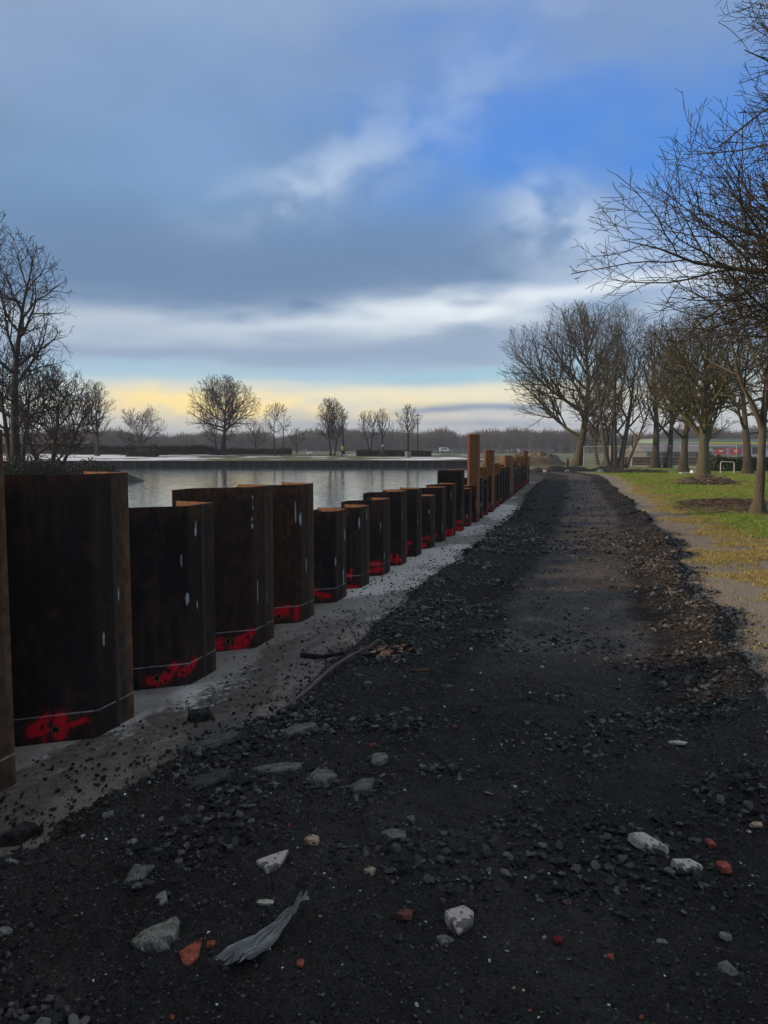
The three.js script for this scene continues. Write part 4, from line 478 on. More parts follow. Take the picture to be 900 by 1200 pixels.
{ const a = hb(150, 106), b = hb(185, 106); hedge('clipped_shrub', 'rounded dark shrub standing in the snow before the hedge', a[0], b[0], a[1], b[1], a[2] - 0.15, 1.05, 1.6, 2600, 74); }
hedge('dark_hedge', 'thick dark green hedge behind the metal frame and mossy tree', 24.2, 38, -57, -55, 0.1, 1.05, 1.6, 12000, 75, [0.02, 0.035, 0.012], [0.05, 0.075, 0.02]);
function shrub(label, x, y, z, rx, ry, rz, n, seed, cA, cB) { const R = rng(seed), t = new Tubes(); for (let k = 0; k < n; k++) { const a = R() * 6.28, r = Math.sqrt(R()), b = [Math.cos(a) * r * rx * 0.55, 0, Math.sin(a) * r * rz * 0.55], up = ry * (0.5 + 0.5 * R()) * (1 - 0.4 * r); const tip = [Math.cos(a) * r * rx + (R() - 0.5) * 0.5, up, Math.sin(a) * r * rz + (R() - 0.5) * 0.5]; t.add([b, [mix(b[0], tip[0], 0.4), up * 0.65, mix(b[2], tip[2], 0.4)], tip], [0.012, 0.009, 0.006], 3, () => mix3(cA, cB, 0.5)); for (let q = 0; q < 4; q++) { const s = [mix(b[0], tip[0], 0.4), up * (0.3 + 0.4 * R()), mix(b[2], tip[2], 0.4)]; t.add([s, [s[0] + (R() - 0.5) * 0.7, s[1] + R() * 0.4 - 0.05, s[2] + (R() - 0.5) * 0.7]], [0.008, 0.006], 3, () => mix3(cA, cB, R())); } } const o = thing('shrub', label, 'shrub', [x, y, z]); part('stems', t.geo(), twigMat, o); part('foliage', leafClump(n * 7, Q => { const a = Q() * 6.28, r = Math.sqrt(Q()); return [Math.cos(a) * r * rx, Math.pow(Q(), 1.2) * ry * (1 - 0.55 * r * r), Math.sin(a) * r * rz]; }, 0.13, seed + 1, cA, cB), leafMat, o); }
shrub('low dark evergreen shrub at the water edge of the near left bank', -18.4, -0.1, -48, 1.9, 1.25, 1.4, 330, 81, [0.016, 0.02, 0.011], [0.05, 0.05, 0.03]);
shrub('dark shrub under the tall tree of the near left bank', -22.2, 0.0, -47.6, 2.4, 1.5, 1.5, 420, 82, [0.014, 0.017, 0.01], [0.04, 0.042, 0.026]);
shrub('dark shrub at the foot of the tallest left bank tree', -26.5, 0.0, -48, 2.6, 1.7, 1.6, 420, 83, [0.014, 0.016, 0.01], [0.035, 0.038, 0.024]);

// ------------------------------------------------------------------ far bank details
{ // retaining wall: upright planks with a cap
  const x0 = -135, x1 = 12; const L = Math.hypot(x1 - x0, bankZ(x1) - bankZ(x0)), ang = Math.atan2(-(bankZ(x1) - bankZ(x0)), x1 - x0);
  const o = thing('bank_wall', 'long dark retaining wall along the far water edge', 'wall', [x0, 0, bankZ(x0)], ang);
  const wallT = colourTex(1024, 64, (u, v) => { const k = 0.35 + 0.9 * fbm(u * 700, v * 2, 3); return [0.035 * k, 0.029 * k, 0.024 * k]; });
  part('wall_face', box(L, 1.5, 0.25, L / 2, -0.42, 0.14), new THREE.MeshStandardMaterial({ map: wallT, roughness: 0.9 }), o);
  part('cap', box(L, 0.08, 0.5, L / 2, 0.376, 0.1), std(0.11, 0.1, 0.09), o);
  const pg = box(0.22, 1.4, 0.12); const pm = std(0.04, 0.033, 0.027); for (let k = 0; k < 60; k++) { const m = part('post', pg, pm, o); m.position.set(L - 96 + k * 1.55, -0.4, 0.32); }
}
{ // far wood: bare trees merging into one mass
  const t = new Tubes(), R = rng(99); for (let k = 0; k < 130; k++) { const a = R() * 6.28, b = 0.15 + 0.75 * R(), s = [0, 1 + 4.5 * R(), 0], l = 2 + 3.2 * R(), d = [Math.cos(a) * Math.sin(b), Math.cos(b), Math.sin(a) * Math.sin(b)]; t.add([s, [s[0] + d[0] * l * 0.5, s[1] + d[1] * l * 0.5, s[2] + d[2] * l * 0.5], [s[0] + d[0] * l, s[1] + d[1] * l + 0.3, s[2] + d[2] * l]], [0.09, 0.07, 0.05], 3, () => [1, 1, 1]); } t.add([[0, -1, 0], [0, 6, 0], [0, 8, 0]], [0.22, 0.14, 0.05], 4, () => [1, 1, 1]);
  const N = 3000, im = new THREE.InstancedMesh(t.geo(), new THREE.MeshStandardMaterial({ vertexColors: true, roughness: 0.95 }), N), M4 = new THREE.Matrix4(), Q = new THREE.Quaternion(), C = new THREE.Color();
  for (let k = 0; k < N; k++) { const az = (-34 + 74 * R()) * RAD, D = 400 + 260 * R() * R(); const px = Math.tan(az) * 901 + 450; const hh = (0.75 + 0.35 * noise(az * 30, 3) + 0.25 * noise(az * 90, 8)) * (0.8 + 0.4 * R()) * (D / 430); M4.compose(new THREE.Vector3(Math.sin(az) * D, 0, -Math.cos(az) * D), Q.setFromAxisAngle(new THREE.Vector3(0, 1, 0), R() * 6.28), new THREE.Vector3(hh * 1.3, hh, hh * 1.3)); im.setMatrixAt(k, M4); const q = 0.04 + 0.03 * R(); C.setRGB(q, q * 0.86, q * 0.78); im.setColorAt(k, C); }
  stuff(im, 'far_wood', 'long hazy bare wood along the horizon beyond the water', 'wood');
}
{ // tall pole
  const [x, z, y] = hb(489.5, 114); const o = thing('utility_pole', 'tall thin wooden pole standing on the far bank by a bare tree', 'pole', [x, y - 0.2, z]); const t = new THREE.CylinderGeometry(0.07, 0.11, 6.4, 8); t.translate(0, 3.2, 0); part('shaft', t, std(0.05, 0.042, 0.036), o); part('crossarm', box(0.9, 0.09, 0.09, 0, 6.0, 0.1), std(0.05, 0.042, 0.036), o); }
{ // brown-roofed building behind the thicket
  const o = thing('brick_building', 'long low building with brown pitched roof behind the left hedge', 'building', [-57, 0.9, -128], 0.05); part('wall', box(17, 1.7, 6, 0, 0.85, 0), std(0.12, 0.075, 0.055), o); const sh = new THREE.Shape([[-3.5, 0], [3.5, 0], [0, 1.7]].map(p => new THREE.Vector2(...p))); const rg = new THREE.ExtrudeGeometry(sh, { depth: 18, bevelEnabled: false }); rg.rotateY(Math.PI / 2); rg.translate(-9, 1.703, 0); part('roof', rg, std(0.09, 0.065, 0.055), o); for (let k = 0; k < 4; k++) { part('window', box(1.2, 0.8, 0.06, -6 + k * 4, 1.0, 3.03), std(0.03, 0.035, 0.045, 0.2), o); } }
// people by the far water: one continuous body each
function person(name, label, pos, turn, bones, head, cols, hat) {
  const o = thing(name, label, 'person', pos, turn); const res = 56, mc = new MarchingCubes(res, new THREE.MeshStandardMaterial(), false, false, 60000); mc.isolation = 0; const sz = 1.95; const half = sz / 2;
  const seg = (p, a, b, ra, rb) => { const ab = [b[0] - a[0], b[1] - a[1], b[2] - a[2]], ap = [p[0] - a[0], p[1] - a[1], p[2] - a[2]]; const t = clamp((ap[0] * ab[0] + ap[1] * ab[1] + ap[2] * ab[2]) / (ab[0] ** 2 + ab[1] ** 2 + ab[2] ** 2 + 1e-9)); return Math.hypot(ap[0] - ab[0] * t, ap[1] - ab[1] * t, ap[2] - ab[2] * t) - mix(ra, rb, t); };
  for (let k = 0; k < res; k++) for (let j = 0; j < res; j++) for (let i = 0; i < res; i++) { const p = [(i - res / 2) / (res / 2) * half, (j - res / 2) / (res / 2) * half + half - 0.06, (k - res / 2) / (res / 2) * half]; let d = 9; for (const b of bones) { const q = seg(p, ...b), h = clamp(0.5 + 0.5 * (d - q) / 0.05); d = mix(d, q, h) - 0.05 * h * (1 - h); } mc.field[i + j * res + k * res * res] = -d; }
  mc.update(); const n = mc.count, P = new Float32Array(n * 3), Nn = new Float32Array(n * 3), C = new Float32Array(n * 3);
  for (let q = 0; q < n; q++) { const x = mc.positionArray[q * 3] * half, y = mc.positionArray[q * 3 + 1] * half + half - 0.06, z = mc.positionArray[q * 3 + 2] * half; P.set([x, y, z], q * 3); Nn.set([mc.normalArray[q * 3], mc.normalArray[q * 3 + 1], mc.normalArray[q * 3 + 2]], q * 3); C.set(cols(x, y, z), q * 3); }
  const g = new THREE.BufferGeometry(); g.setAttribute('position', new THREE.BufferAttribute(P, 3)); g.setAttribute('normal', new THREE.BufferAttribute(Nn, 3)); g.setAttribute('color', new THREE.BufferAttribute(C, 3)); part('body', g, new THREE.MeshStandardMaterial({ vertexColors: true, roughness: 0.85 }), o);
  if (hat) { const hg = new THREE.SphereGeometry(0.118, 14, 8, 0, 6.3, 0, 1.7); hg.translate(0, 1.63, 0); part('hat', hg, std(...hat), o); }
}
const standing = (st = 0.1) => [[[0, 1.60, 0], [0, 1.52, 0.015], 0.10, 0.075], [[0, 1.45, 0], [0, 1.36, 0], 0.055, 0.07], [[-0.13, 1.36, 0], [0.13, 1.36, 0], 0.08, 0.08], [[0, 1.3, 0], [0, 0.95, 0], 0.16, 0.15], [[-0.17, 1.36, 0], [-0.24, 1.08, -0.02], 0.06, 0.05], [[-0.24, 1.08, -0.02], [-0.23, 0.84, 0.08], 0.05, 0.038], [[0.17, 1.36, 0], [0.25, 1.08, 0.0], 0.06, 0.05], [[0.25, 1.08, 0], [0.22, 0.84, 0.1], 0.05, 0.038], [[-0.23, 0.84, 0.08], [-0.23, 0.74, 0.1], 0.04, 0.028], [[0.22, 0.84, 0.1], [0.22, 0.74, 0.12], 0.04, 0.028], [[-0.09, 0.92, 0], [-0.11, 0.48, st], 0.095, 0.065], [[-0.11, 0.48, st], [-0.11, 0.08, st * 0.6], 0.062, 0.045], [[0.09, 0.92, 0], [0.11, 0.48, -st * 0.5], 0.095, 0.065], [[0.11, 0.48, -st * 0.5], [0.11, 0.08, -st], 0.062, 0.045], [[-0.11, 0.04, st * 0.6], [-0.11, 0.03, st * 0.6 + 0.14], 0.045, 0.035], [[0.11, 0.04, -st], [0.11, 0.03, -st + 0.14], 0.045, 0.035]];
{ const [x, z, y] = hb(401, 108); person('person', 'person in a yellow high-visibility vest standing on the far bank', [x, y - 0.02, z], 0.6, standing(), 0, (px, py) => py > 1.44 ? [0.3, 0.18, 0.13] : py > 0.9 && Math.abs(px) < 0.2 ? [0.55, 0.62, 0.05] : [0.03, 0.032, 0.04]); }
{ const [x, z, y] = hb(448.5, 106); person('person', 'person in dark clothes and a white hat by the far hedge', [x, y - 0.02, z], -0.9, standing(0.16), 0, (px, py) => py > 1.44 && py < 1.6 ? [0.28, 0.17, 0.12] : [0.02, 0.02, 0.025], [0.75, 0.75, 0.74]); }
{ // round drum-shaped bin, white goose shapes, parked van and rail fence
  const [x, z, y] = hb(478, 104); const o = thing('litter_bin', 'round grey drum bin at the far water edge', 'bin', [x, y - 0.05, z]); const g = new THREE.LatheGeometry([[0, 0], [0.36, 0], [0.42, 0.06], [0.42, 0.78], [0.45, 0.8], [0.45, 0.9], [0.39, 0.92], [0.38, 0.8], [0, 0.78]].map(p => new THREE.Vector2(...p)), 18); part('drum', g, std(0.16, 0.16, 0.155, 0.7), o); const b = new THREE.TorusGeometry(0.425, 0.02, 6, 20); b.rotateX(Math.PI / 2); b.translate(0, 0.45, 0); part('hoop', b, std(0.1, 0.1, 0.1, 0.6), o); }
{ const [x, z, y] = hb(363, 112); const o = thing('swan', 'white swan resting on the grass of the far bank', 'bird', [x, y, z], 0.4); const R = new THREE.LatheGeometry([[0.001, -0.48], [0.12, -0.4], [0.24, -0.2], [0.27, 0.05], [0.2, 0.3], [0.08, 0.5], [0.001, 0.62]].map(p => new THREE.Vector2(...p)), 14); R.rotateZ(-Math.PI / 2 + 0.1); R.translate(0, 0.27, 0); const nk = new THREE.TubeGeometry(new THREE.CatmullRomCurve3([[-0.36, 0.32, 0], [-0.5, 0.5, 0], [-0.46, 0.72, 0], [-0.54, 0.86, 0], [-0.64, 0.84, 0]].map(p => new THREE.Vector3(...p))), 14, 0.05, 8); part('body', mergeGeometries([R.toNonIndexed(), nk.toNonIndexed()].map(g => { g.deleteAttribute('uv'); return g; })), std(0.78, 0.77, 0.74), o); const bk = new THREE.ConeGeometry(0.03, 0.14, 8); bk.rotateZ(Math.PI / 2); bk.translate(-0.72, 0.83, 0); part('beak', bk, std(0.5, 0.2, 0.03), o); }
{ const x = (521 - 450) / 901 * 330, z = -330; const o = thing('parked_van', 'small white van parked on the far field by the rail fence', 'van', [x, 0.8, z], 0.1); const sh = new THREE.Shape([[-2.1, 0.35], [2.0, 0.35], [2.1, 0.9], [1.7, 1.05], [1.2, 1.75], [-2.0, 1.8], [-2.1, 1.6]].map(p => new THREE.Vector2(...p))); const g = new THREE.ExtrudeGeometry(sh, { depth: 1.6, bevelEnabled: true, bevelSize: 0.06, bevelThickness: 0.06, bevelSegments: 2 }); g.translate(0, 0, -0.8); part('body', g, std(0.72, 0.73, 0.75, 0.35), o); const wg = new THREE.CylinderGeometry(0.33, 0.33, 0.2, 16); wg.rotateX(Math.PI / 2); for (const [wx, wz] of [[-1.3, 0.8], [1.3, 0.8], [-1.3, -0.8], [1.3, -0.8]]) { const m = part('wheel', wg, std(0.02, 0.02, 0.02), o); m.position.set(wx, 0.33, wz); } for (const [a, b] of [[0.2, 0.9], [-0.7, 0.7], [-1.5, 0.6]]) part('window', box(b, 0.5, 0.03, a, 1.36, 0.87), std(0.02, 0.025, 0.035, 0.15), o); }
{ const z0 = -165; const o = thing('rail_fence', 'pale post-and-rail fence across the far field', 'fence', [5, 0.75, z0], 0.06); const pg = box(0.12, 1.15, 0.12, 0, 0.57, 0), rg = box(2.36, 0.09, 0.05), pm = std(0.3, 0.3, 0.3), n = 13; for (let k = 0; k <= n; k++) part('post', pg, pm, o).position.x = k * 2.4; for (let k = 0; k < n; k++) for (const y of [0.6, 1.02]) part('rail', rg, pm, o).position.set(1.2 + k * 2.4, y, 0.09); }

// ------------------------------------------------------------------ end of the track
function heap(name, label, x, z, rx, ry, rz, seed, cA, cB) { const g = gridGeo(56, 22, (i, j) => { const a = i / 55 * 6.28318, r = j / 21; const R = 0.8 + 0.45 * fbm(Math.cos(a) * 1.5 + seed, Math.sin(a) * 1.5 + seed, 3); const px = Math.cos(a) * r * rx * R, pz = Math.sin(a) * r * rz * R; const n = fbm(px * 1.1 + seed, pz * 1.1 + 5, 5); return { p: [px, -0.08 + ry * (1 - r * r * r) * (0.15 + 1.25 * fbm(px * 0.9 + seed, pz * 0.9, 4)) * (0.75 + 0.5 * n) , pz], uv: [px, pz], c: mix3(cA, cB, sst(0.35, 0.65, n)).map(k => k * (0.7 + 0.6 * noise(px * 5, pz * 5))) }; }); const m = single(name, g, new THREE.MeshStandardMaterial({ vertexColors: true, roughness: 0.95, bumpMap: gritBump, bumpScale: 0.06 }), label, 'earth heap'); m.position.set(x, 0.05, z); return m; }
heap('earth_heap', 'long tan heap of dry earth beyond the end of the pile row', 14.6, -84, 4.6, 1.45, 1.8, 3, [0.16, 0.115, 0.072], [0.24, 0.18, 0.11]);
heap('earth_heap', 'tan earth heap next to the leaning tree, higher at one end', 17.4, -86, 2.8, 1.75, 1.8, 8, [0.15, 0.11, 0.075], [0.23, 0.175, 0.115]);
heap('spoil_bank', 'low black spoil bank crossing the end of the track', 13.0, -58, 3.6, 0.42, 1.1, 12, [0.03, 0.026, 0.024], [0.06, 0.05, 0.043]);
heap('spoil_bank', 'brown spoil bank at the foot of the multi-stem tree', 17.6, -59, 2.4, 0.42, 0.9, 14, [0.05, 0.042, 0.034], [0.075, 0.062, 0.045]);
for (const [x, z, w, t, c, l] of [[11.2, -56, 0.9, 0.3, [0.2, 0.12, 0.08], 'broken pink-brown slab at the end of the track'], [12.0, -57, 1.2, 0.8, [0.26, 0.17, 0.12], 'long tan broken slab lying across the track end'], [11.3, -54, 0.42, 1.9, [0.6, 0.58, 0.55], 'white rubble block at the end of the track'], [13.1, -55, 0.3, 0.5, [0.55, 0.53, 0.5], 'small white block beside the tan slab'], [15.6, -55.5, 0.36, 0.5, [0.6, 0.6, 0.6], 'white block lying where track meets lawn']]) { const m = single('rubble_block', slabGeo([[-0.5, -0.2], [0.4, -0.28], [0.5, 0.18], [-0.2, 0.3], [-0.48, 0.15]], 0.4, Math.round(x * 10)), mkStone(...c), l, 'rubble'); m.position.set(x, 0.2, z); m.scale.set(w, 0.6 * Math.sqrt(w), w); m.rotation.y = t; }
{ const o = thing('stub_post', 'short dark post standing beside the track end', 'post', [13.6, 0, -57]); const t = new THREE.CylinderGeometry(0.07, 0.09, 1.05, 8); t.translate(0, 0.5, 0); part('shaft', t, std(0.05, 0.04, 0.032), o); const c = new THREE.ConeGeometry(0.075, 0.09, 8); c.translate(0, 1.068, 0); part('tip', c, std(0.07, 0.055, 0.045), o); }
{ // temporary mesh fence panels
  const pts = [[18.9, -73], [21.0, -71.5], [22.5, -70], [24.0, -67.6], [25.0, -64.8], [26.2, -62.6], [27.6, -60.2]]; const steel = std(0.32, 0.33, 0.34, 0.5);
  const wireT = new THREE.CylinderGeometry(0.006, 0.006, 1, 4);
  for (let k = 0; k < pts.length - 1; k++) { const [a, b] = [pts[k], pts[k + 1]], L = Math.hypot(b[0] - a[0], b[1] - a[1]) - 0.08, ang = Math.atan2(-(b[1] - a[1]), b[0] - a[0]); const o = thing('mesh_fence', 'grey steel mesh fence panel in the temporary fence before the trees', 'fence', [a[0], 0.1, a[1]], ang, 'temporary fence panels'); const H = 1.95; const up = new THREE.CylinderGeometry(0.045, 0.045, H, 8); up.translate(0, H / 2, 0); for (const x of [0.03, L]) part('post', up, steel, o).position.x = x; for (const y of [0.15, H - 0.02]) { const g = new THREE.CylinderGeometry(0.022, 0.022, L, 6); g.rotateZ(Math.PI / 2); g.translate(L / 2, y, 0); part('rail', g, steel, o); } const ws = []; for (let x = 0.12; x < L; x += 0.12) { const g = wireT.clone(); g.scale(1, H - 0.2, 1); g.translate(x, H / 2 + 0.05, 0); ws.push(g); } for (let y = 0.4; y < H; y += 0.3) { const g = wireT.clone(); g.scale(1, L, 1); g.rotateZ(Math.PI / 2); g.translate(L / 2, y, 0.012); ws.push(g); } part('mesh_wire', mergeGeometries(ws), steel, o); const ft = box(0.6, 0.12, 0.22, 0.03, 0.05, 0); part('foot_block', ft, std(0.1, 0.1, 0.1), o); }
}
{ // low brick wall and grey-roofed shed behind the fence
  const o = thing('brick_wall', 'low dark brown brick wall behind the mesh fence', 'wall', [23.5, 0, -82], 0.12); const wt = colourTex(512, 64, (u, v) => { const k = 0.5 + 0.8 * fbm(u * 160, v * 12, 3); return [0.085 * k, 0.052 * k, 0.04 * k]; }); part('face', box(16, 0.86, 0.3, 8, 0.43, 0), new THREE.MeshStandardMaterial({ map: wt, roughness: 0.9 }), o); part('coping', box(16.1, 0.07, 0.38, 8, 0.896, 0), std(0.2, 0.19, 0.18), o);
  const s = thing('grey_shed', 'grey shed with sloping metal roof behind the brick wall', 'building', [43.5, 0.0, -118], 0.06); part('wall', box(10, 1.4, 8, 0, 0.7, 0), std(0.13, 0.14, 0.15), s); const sh = new THREE.Shape([[-4.4, 0], [4.4, 0], [0, 1.35]].map(p => new THREE.Vector2(...p))); const rg = new THREE.ExtrudeGeometry(sh, { depth: 10.6, bevelEnabled: false }); rg.rotateY(Math.PI / 2); rg.translate(-5.3, 1.403, 0); part('roof', rg, std(0.15, 0.16, 0.175, 0.7), s); for (let k = 0; k < 3; k++) part('window', box(1.6, 0.6, 0.06, -3.2 + k * 3.2, 0.85, 4.03), std(0.03, 0.035, 0.04, 0.2), s);
}
{ // roadside shop with striped fascia and red signs
  const o = thing('roadside_building', 'low white building with green and yellow striped fascia beyond the hedge', 'building', [72, 0, -166], 0.02); part('wall', box(30, 2.6, 10, 0, 1.3, 0), std(0.5, 0.5, 0.5, 0.7), o); part('fascia', box(31, 0.55, 11, 0, 3.55, 0), std(0.2, 0.33, 0.26, 0.5), o); part('stripe', box(31.1, 0.38, 11.1, 0, 3.07, 0), std(0.66, 0.58, 0.1, 0.5), o); part('soffit', box(31, 0.26, 10.9, 0, 2.74, 0), std(0.6, 0.6, 0.6, 0.6), o); part('roof', box(30.4, 0.2, 10.4, 0, 3.93, 0), std(0.2, 0.2, 0.21), o);
  for (const x of [-6.6, -2.2, 6, 10]) part('window', box(2.4, 1.3, 0.08, x, 1.5, 5.05), std(0.05, 0.06, 0.075, 0.15), o);
  for (const [x, w] of [[1.2, 2.4], [-1.9, 2.2]]) { const p = part('sign_panel', box(w, 1.3, 0.12, x, 1.35, 5.12), std(0.48, 0.015, 0.03, 0.5), o); const q = box(0.9, 0.3, 0.03, x + 0.1, 1.45, 5.2); part('lettering', q, std(0.75, 0.75, 0.75, 0.5), p); }
}
{ // white bent-tube frame
  const o = thing('metal_frame', 'small white tubular frame standing before the dark hedge', 'frame', [22.3, 0.12, -51], 0.05); const c = new THREE.CatmullRomCurve3([[0, 0, 0], [0, 0.7, 0], [0.06, 0.8, 0], [0.85, 0.76, 0], [0.92, 0.68, 0], [0.92, 0.06, 0], [0.85, 0, 0], [0.06, -0.02, 0]].map(p => new THREE.Vector3(...p)), true, 'catmullrom', 0.1); part('tube', new THREE.TubeGeometry(c, 60, 0.03, 8, true), std(0.55, 0.55, 0.55, 0.4), o); const f = new THREE.CylinderGeometry(0.025, 0.025, 0.6, 8); f.rotateX(Math.PI / 2); for (const x of [0.02, 0.9]) part('foot', f, std(0.5, 0.5, 0.5, 0.4), o).position.set(x, -0.02, 0); }
{ const m = single('white_board', new THREE.BoxGeometry(1.1, 0.2, 0.3, 1, 1, 1), std(0.7, 0.7, 0.7), 'white board lying on the grass left of the metal frame', 'board'); m.geometry = mergeGeometries([box(0.7, 0.2, 0.3, 0.3, 0.1, 0), box(0.8, 0.06, 0.25, -0.45, 0.03, 0)]); m.position.set(20.1, 0.15, -50.2); m.rotation.y = 0.2; }

// cut branches and sticks
function brush(name, label, x, z, rx, rz, h, n, seed, cA, cB, thick = 0.012) { const R = rng(seed), t = new Tubes(); for (let k = 0; k < n; k++) { const a = R() * 6.28, r = Math.sqrt(R()), c = [Math.cos(a) * r * rx, R() * h * (1 - r * 0.7) + 0.02, Math.sin(a) * r * rz], d = R() * 6.28, l = 0.2 + 0.55 * R() * R() * 1.6, e = (R() - 0.45) * 0.35; const th = thick * (0.5 + 1.2 * R() * R()); const col = mix3(cA, cB, R()); t.add([[c[0] - Math.cos(d) * l / 2, Math.max(0.01, c[1] - e * l / 2), c[2] - Math.sin(d) * l / 2], [c[0], Math.max(0.01, c[1] + 0.02), c[2]], [c[0] + Math.cos(d + 0.2) * l / 2, Math.max(0.01, c[1] + e * l / 2), c[2] + Math.sin(d + 0.2) * l / 2]], [th, th * 0.8, th * 0.5], 4, () => col); } const [s, w] = toSW(x, z); const o = thing(name, label, 'brush heap', [x, landY(s, w) - 0.01, z]); part('twigs', t.geo(), twigMat, o); return o; }
brush('brush_heap', 'wide brown heap of cut twigs beside the slim forked tree', 10.1, -22.4, 1.5, 1.1, 0.24, 620, 301, [0.06, 0.042, 0.03], [0.15, 0.11, 0.08]);
brush('brush_heap', 'heap of cut sticks at the foot of the stout mossy tree', 14.9, -35.6, 1.3, 0.9, 0.55, 420, 302, [0.08, 0.06, 0.04], [0.22, 0.17, 0.12], 0.02);
brush('brush_heap', 'thin scatter of twigs on the grass between mud and twig heap', 9.2, -20.6, 1.3, 1.6, 0.07, 330, 303, [0.06, 0.044, 0.032], [0.13, 0.10, 0.07]);
brush('brush_heap', 'low dark pile of branches under the multi-stem tree', 17.5, -53.5, 2.2, 0.8, 0.35, 360, 304, [0.03, 0.025, 0.02], [0.08, 0.065, 0.05], 0.022);
function stick(name, label, pts, r, col, subs = []) { const t = new Tubes(); const cv = new THREE.CatmullRomCurve3(pts.map(([x, z, l]) => { const [s, w] = toSW(x, z); return new THREE.Vector3(x, surfY(s, w) + l, z); })); const P = cv.getPoints(40), b = P[0].clone(); t.add(P.map(p => [p.x - b.x, p.y - b.y, p.z - b.z]), P.map((p, i) => r * (1 - 0.6 * i / 40) * (0.9 + 0.25 * noise(i * 0.7, 3))), 8, (nx, ny, nz, p) => col.map(q => q * (0.7 + 0.6 * noise(p[0] * 40, p[2] * 40)))); const o = thing(name, label, 'stick', [b.x, b.y, b.z]); part('stem', t.geo(), barkMat, o); for (const [i, d, l] of subs) { const q = new Tubes(), a = P[i].clone().sub(b); q.add([[a.x, a.y, a.z], [a.x + d[0] * l * 0.5 + 0.01, a.y + d[1] * l * 0.55, a.z + d[2] * l * 0.5], [a.x + d[0] * l, a.y + d[1] * l, a.z + d[2] * l]], [r * 0.35, r * 0.25, r * 0.15], 5, () => col); part('twig', q.geo(), barkMat, o); } }
stick('stick', 'long pale bare stick lying on the track edge beside the concrete', [[-0.66, -4.72, 0.03], [-0.52, -4.95, 0.06], [-0.36, -5.22, 0.07], [-0.2, -5.5, 0.07], [-0.12, -5.72, 0.05], [-0.05, -6.02, 0.06]], 0.016, [0.12, 0.10, 0.08], [[26, [-0.5, 1, -0.2], 0.22], [30, [0.2, 1, 0], 0.26], [33, [-0.25, 1, 0.2], 0.16], [22, [-0.8, 0.3, -0.3], 0.2]]);
stick('stick', 'dark wet stick lying across the concrete strip behind the pale stick', [[-0.68, -6.2, 0.02], [-0.5, -6.12, 0.025], [-0.3, -5.98, 0.025], [-0.1, -5.95, 0.03]], 0.02, [0.025, 0.021, 0.018], [[20, [-0.6, 0.5, -0.3], 0.12]]);
{ // dead leaves
  const R = rng(55), o = thing('leaf_litter', 'small drift of orange-brown dead leaves at the track edge', 'leaves', [0.05, 0, -5.86]); const sh = new THREE.Shape(); sh.moveTo(0, -0.035); sh.quadraticCurveTo(0.028, -0.01, 0.02, 0.012); sh.quadraticCurveTo(0.01, 0.03, 0, 0.04); sh.quadraticCurveTo(-0.012, 0.03, -0.022, 0.01); sh.quadraticCurveTo(-0.026, -0.014, 0, -0.035); const lg = new THREE.ShapeGeometry(sh, 5); const p = lg.attributes.position; for (let i = 0; i < p.count; i++) p.setZ(i, 9 * p.getX(i) ** 2 + 4 * p.getY(i) ** 2); lg.computeVertexNormals(); const ms = [[0.34, 0.15, 0.08], [0.26, 0.11, 0.06], [0.42, 0.24, 0.14], [0.16, 0.075, 0.045]].map(c => std(...c, 0.8, { side: THREE.DoubleSide }));
  for (let k = 0; k < 46; k++) { const x = (R() + R() - 1) * 0.2, z = (R() + R() - 1) * 0.17 - x * 0.6; const [s, w] = toSW(0.05 + x, -5.86 + z); const m = part('leaf', lg, ms[k % 4], o); m.position.set(x, surfY(s, w) + 0.012 + R() * 0.03, z); m.rotation.set(-1.57 + (R() - 0.5) * 1.4, (R() - 0.5) * 1.2, R() * 6.28); m.scale.setScalar(0.4 + 0.5 * R()); }
}
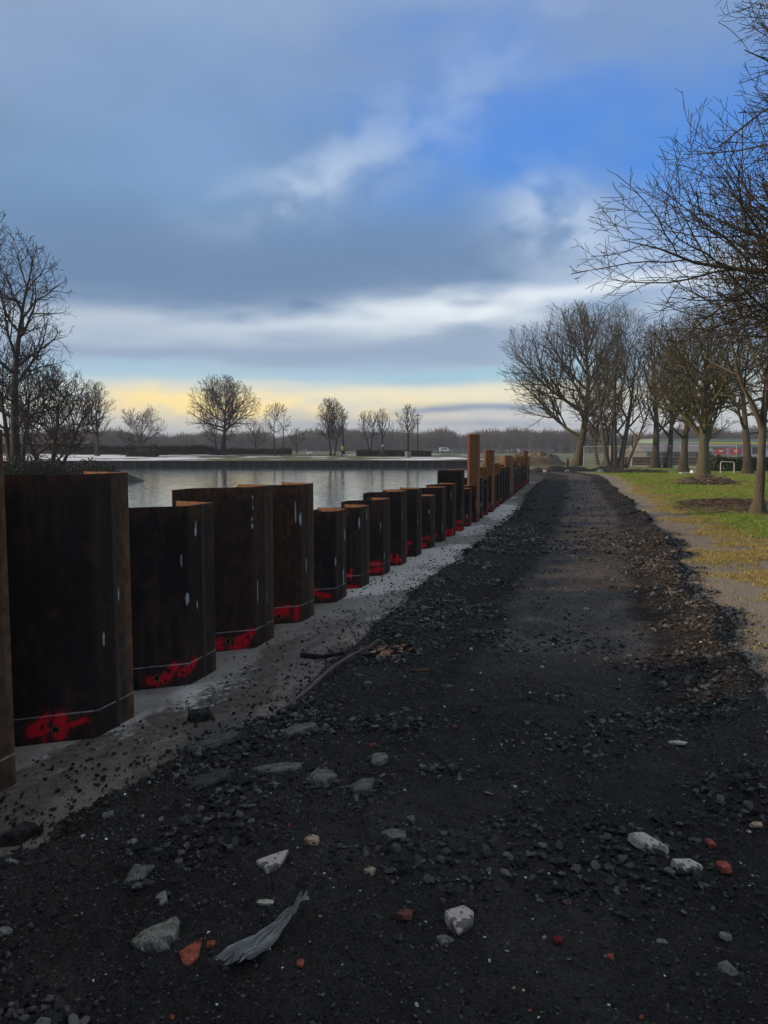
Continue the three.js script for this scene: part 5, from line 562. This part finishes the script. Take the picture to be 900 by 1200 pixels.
// grass and straw
{
  const tuft = (n, h, spread, seed) => { const R = rng(seed), P = [], I = []; for (let k = 0; k < n; k++) { const a = R() * 6.28, r = R() * spread, x = Math.cos(a) * r, z = Math.sin(a) * r, b = R() * 6.28, w = 0.0035, hh = h * (0.5 + 0.7 * R()), ln = (0.3 + 0.9 * R()) * h; const base = P.length / 3; P.push(x - Math.cos(b) * w, -0.01, z - Math.sin(b) * w, x + Math.cos(b) * w, -0.01, z + Math.sin(b) * w, x + Math.sin(b) * ln, hh, z - Math.cos(b) * ln); I.push(base, base + 1, base + 2); } const g = new THREE.BufferGeometry(); g.setAttribute('position', new THREE.Float32BufferAttribute(P, 3)); g.setIndex(I); g.computeVertexNormals(); return g; };
  const R = rng(777), N = 52000, gm = new THREE.MeshStandardMaterial({ roughness: 0.85, side: THREE.DoubleSide }); const im = new THREE.InstancedMesh(tuft(11, 0.045, 0.09, 1), gm, N), M4 = new THREE.Matrix4(), Q = new THREE.Quaternion(), Y = new THREE.Vector3(0, 1, 0), C = new THREE.Color(); let k = 0, guard = 0;
  while (k < N && guard++ < N * 20) { const s = 1 + 48 * Math.pow(R(), 1.25), w = 4.3 + 15 * Math.pow(R(), 1.5) * (0.45 + s / 30), m = vergeMix(s, w); if (R() > m.g * 1.1) continue; const [x, , z] = at(s, w); const sc = (0.7 + 0.6 * R()) * (1 + s * 0.02); M4.compose(new THREE.Vector3(x, landY(s, w), z), Q.setFromAxisAngle(Y, R() * 6.28), new THREE.Vector3(sc, sc * (0.7 + 0.5 * R()), sc)); im.setMatrixAt(k, M4); const c = lawnCol(s, w), j = 0.8 + 0.6 * R(); C.setRGB(c[0] * j * 1.2, c[1] * j * 1.2, c[2] * j); im.setColorAt(k, C); k++; }
  im.count = k; stuff(im, 'lawn_grass', 'short green lawn grass beside the muddy verge', 'grass');
  const N2 = 16000, im2 = new THREE.InstancedMesh(tuft(9, 0.022, 0.08, 2), gm, N2); k = 0; guard = 0;
  while (k < N2 && guard++ < N2 * 20) { const s = 0.5 + 30 * Math.pow(R(), 1.3), w = 3.95 + 1.9 * R(), m = vergeMix(s, w); const sm = strawAt(s, w, m.st); if (R() > sm * 0.8 + 0.02 || R() < m.g * 0.8) continue; const [x, , z] = at(s, w); const sc = 0.7 + 0.7 * R(); M4.compose(new THREE.Vector3(x, landY(s, w) + 0.002, z), Q.setFromAxisAngle(Y, R() * 6.28), new THREE.Vector3(sc * 1.4, sc, sc * 1.4)); im2.setMatrixAt(k, M4); const j = 0.7 + 0.7 * R(); C.setRGB(0.29 * j, 0.24 * j, 0.08 * j); im2.setColorAt(k, C); k++; }
  im2.count = k; stuff(im2, 'flattened_straw', 'flattened yellow straw grass on the muddy verge', 'straw');
}
renderer.render(scene, camera);
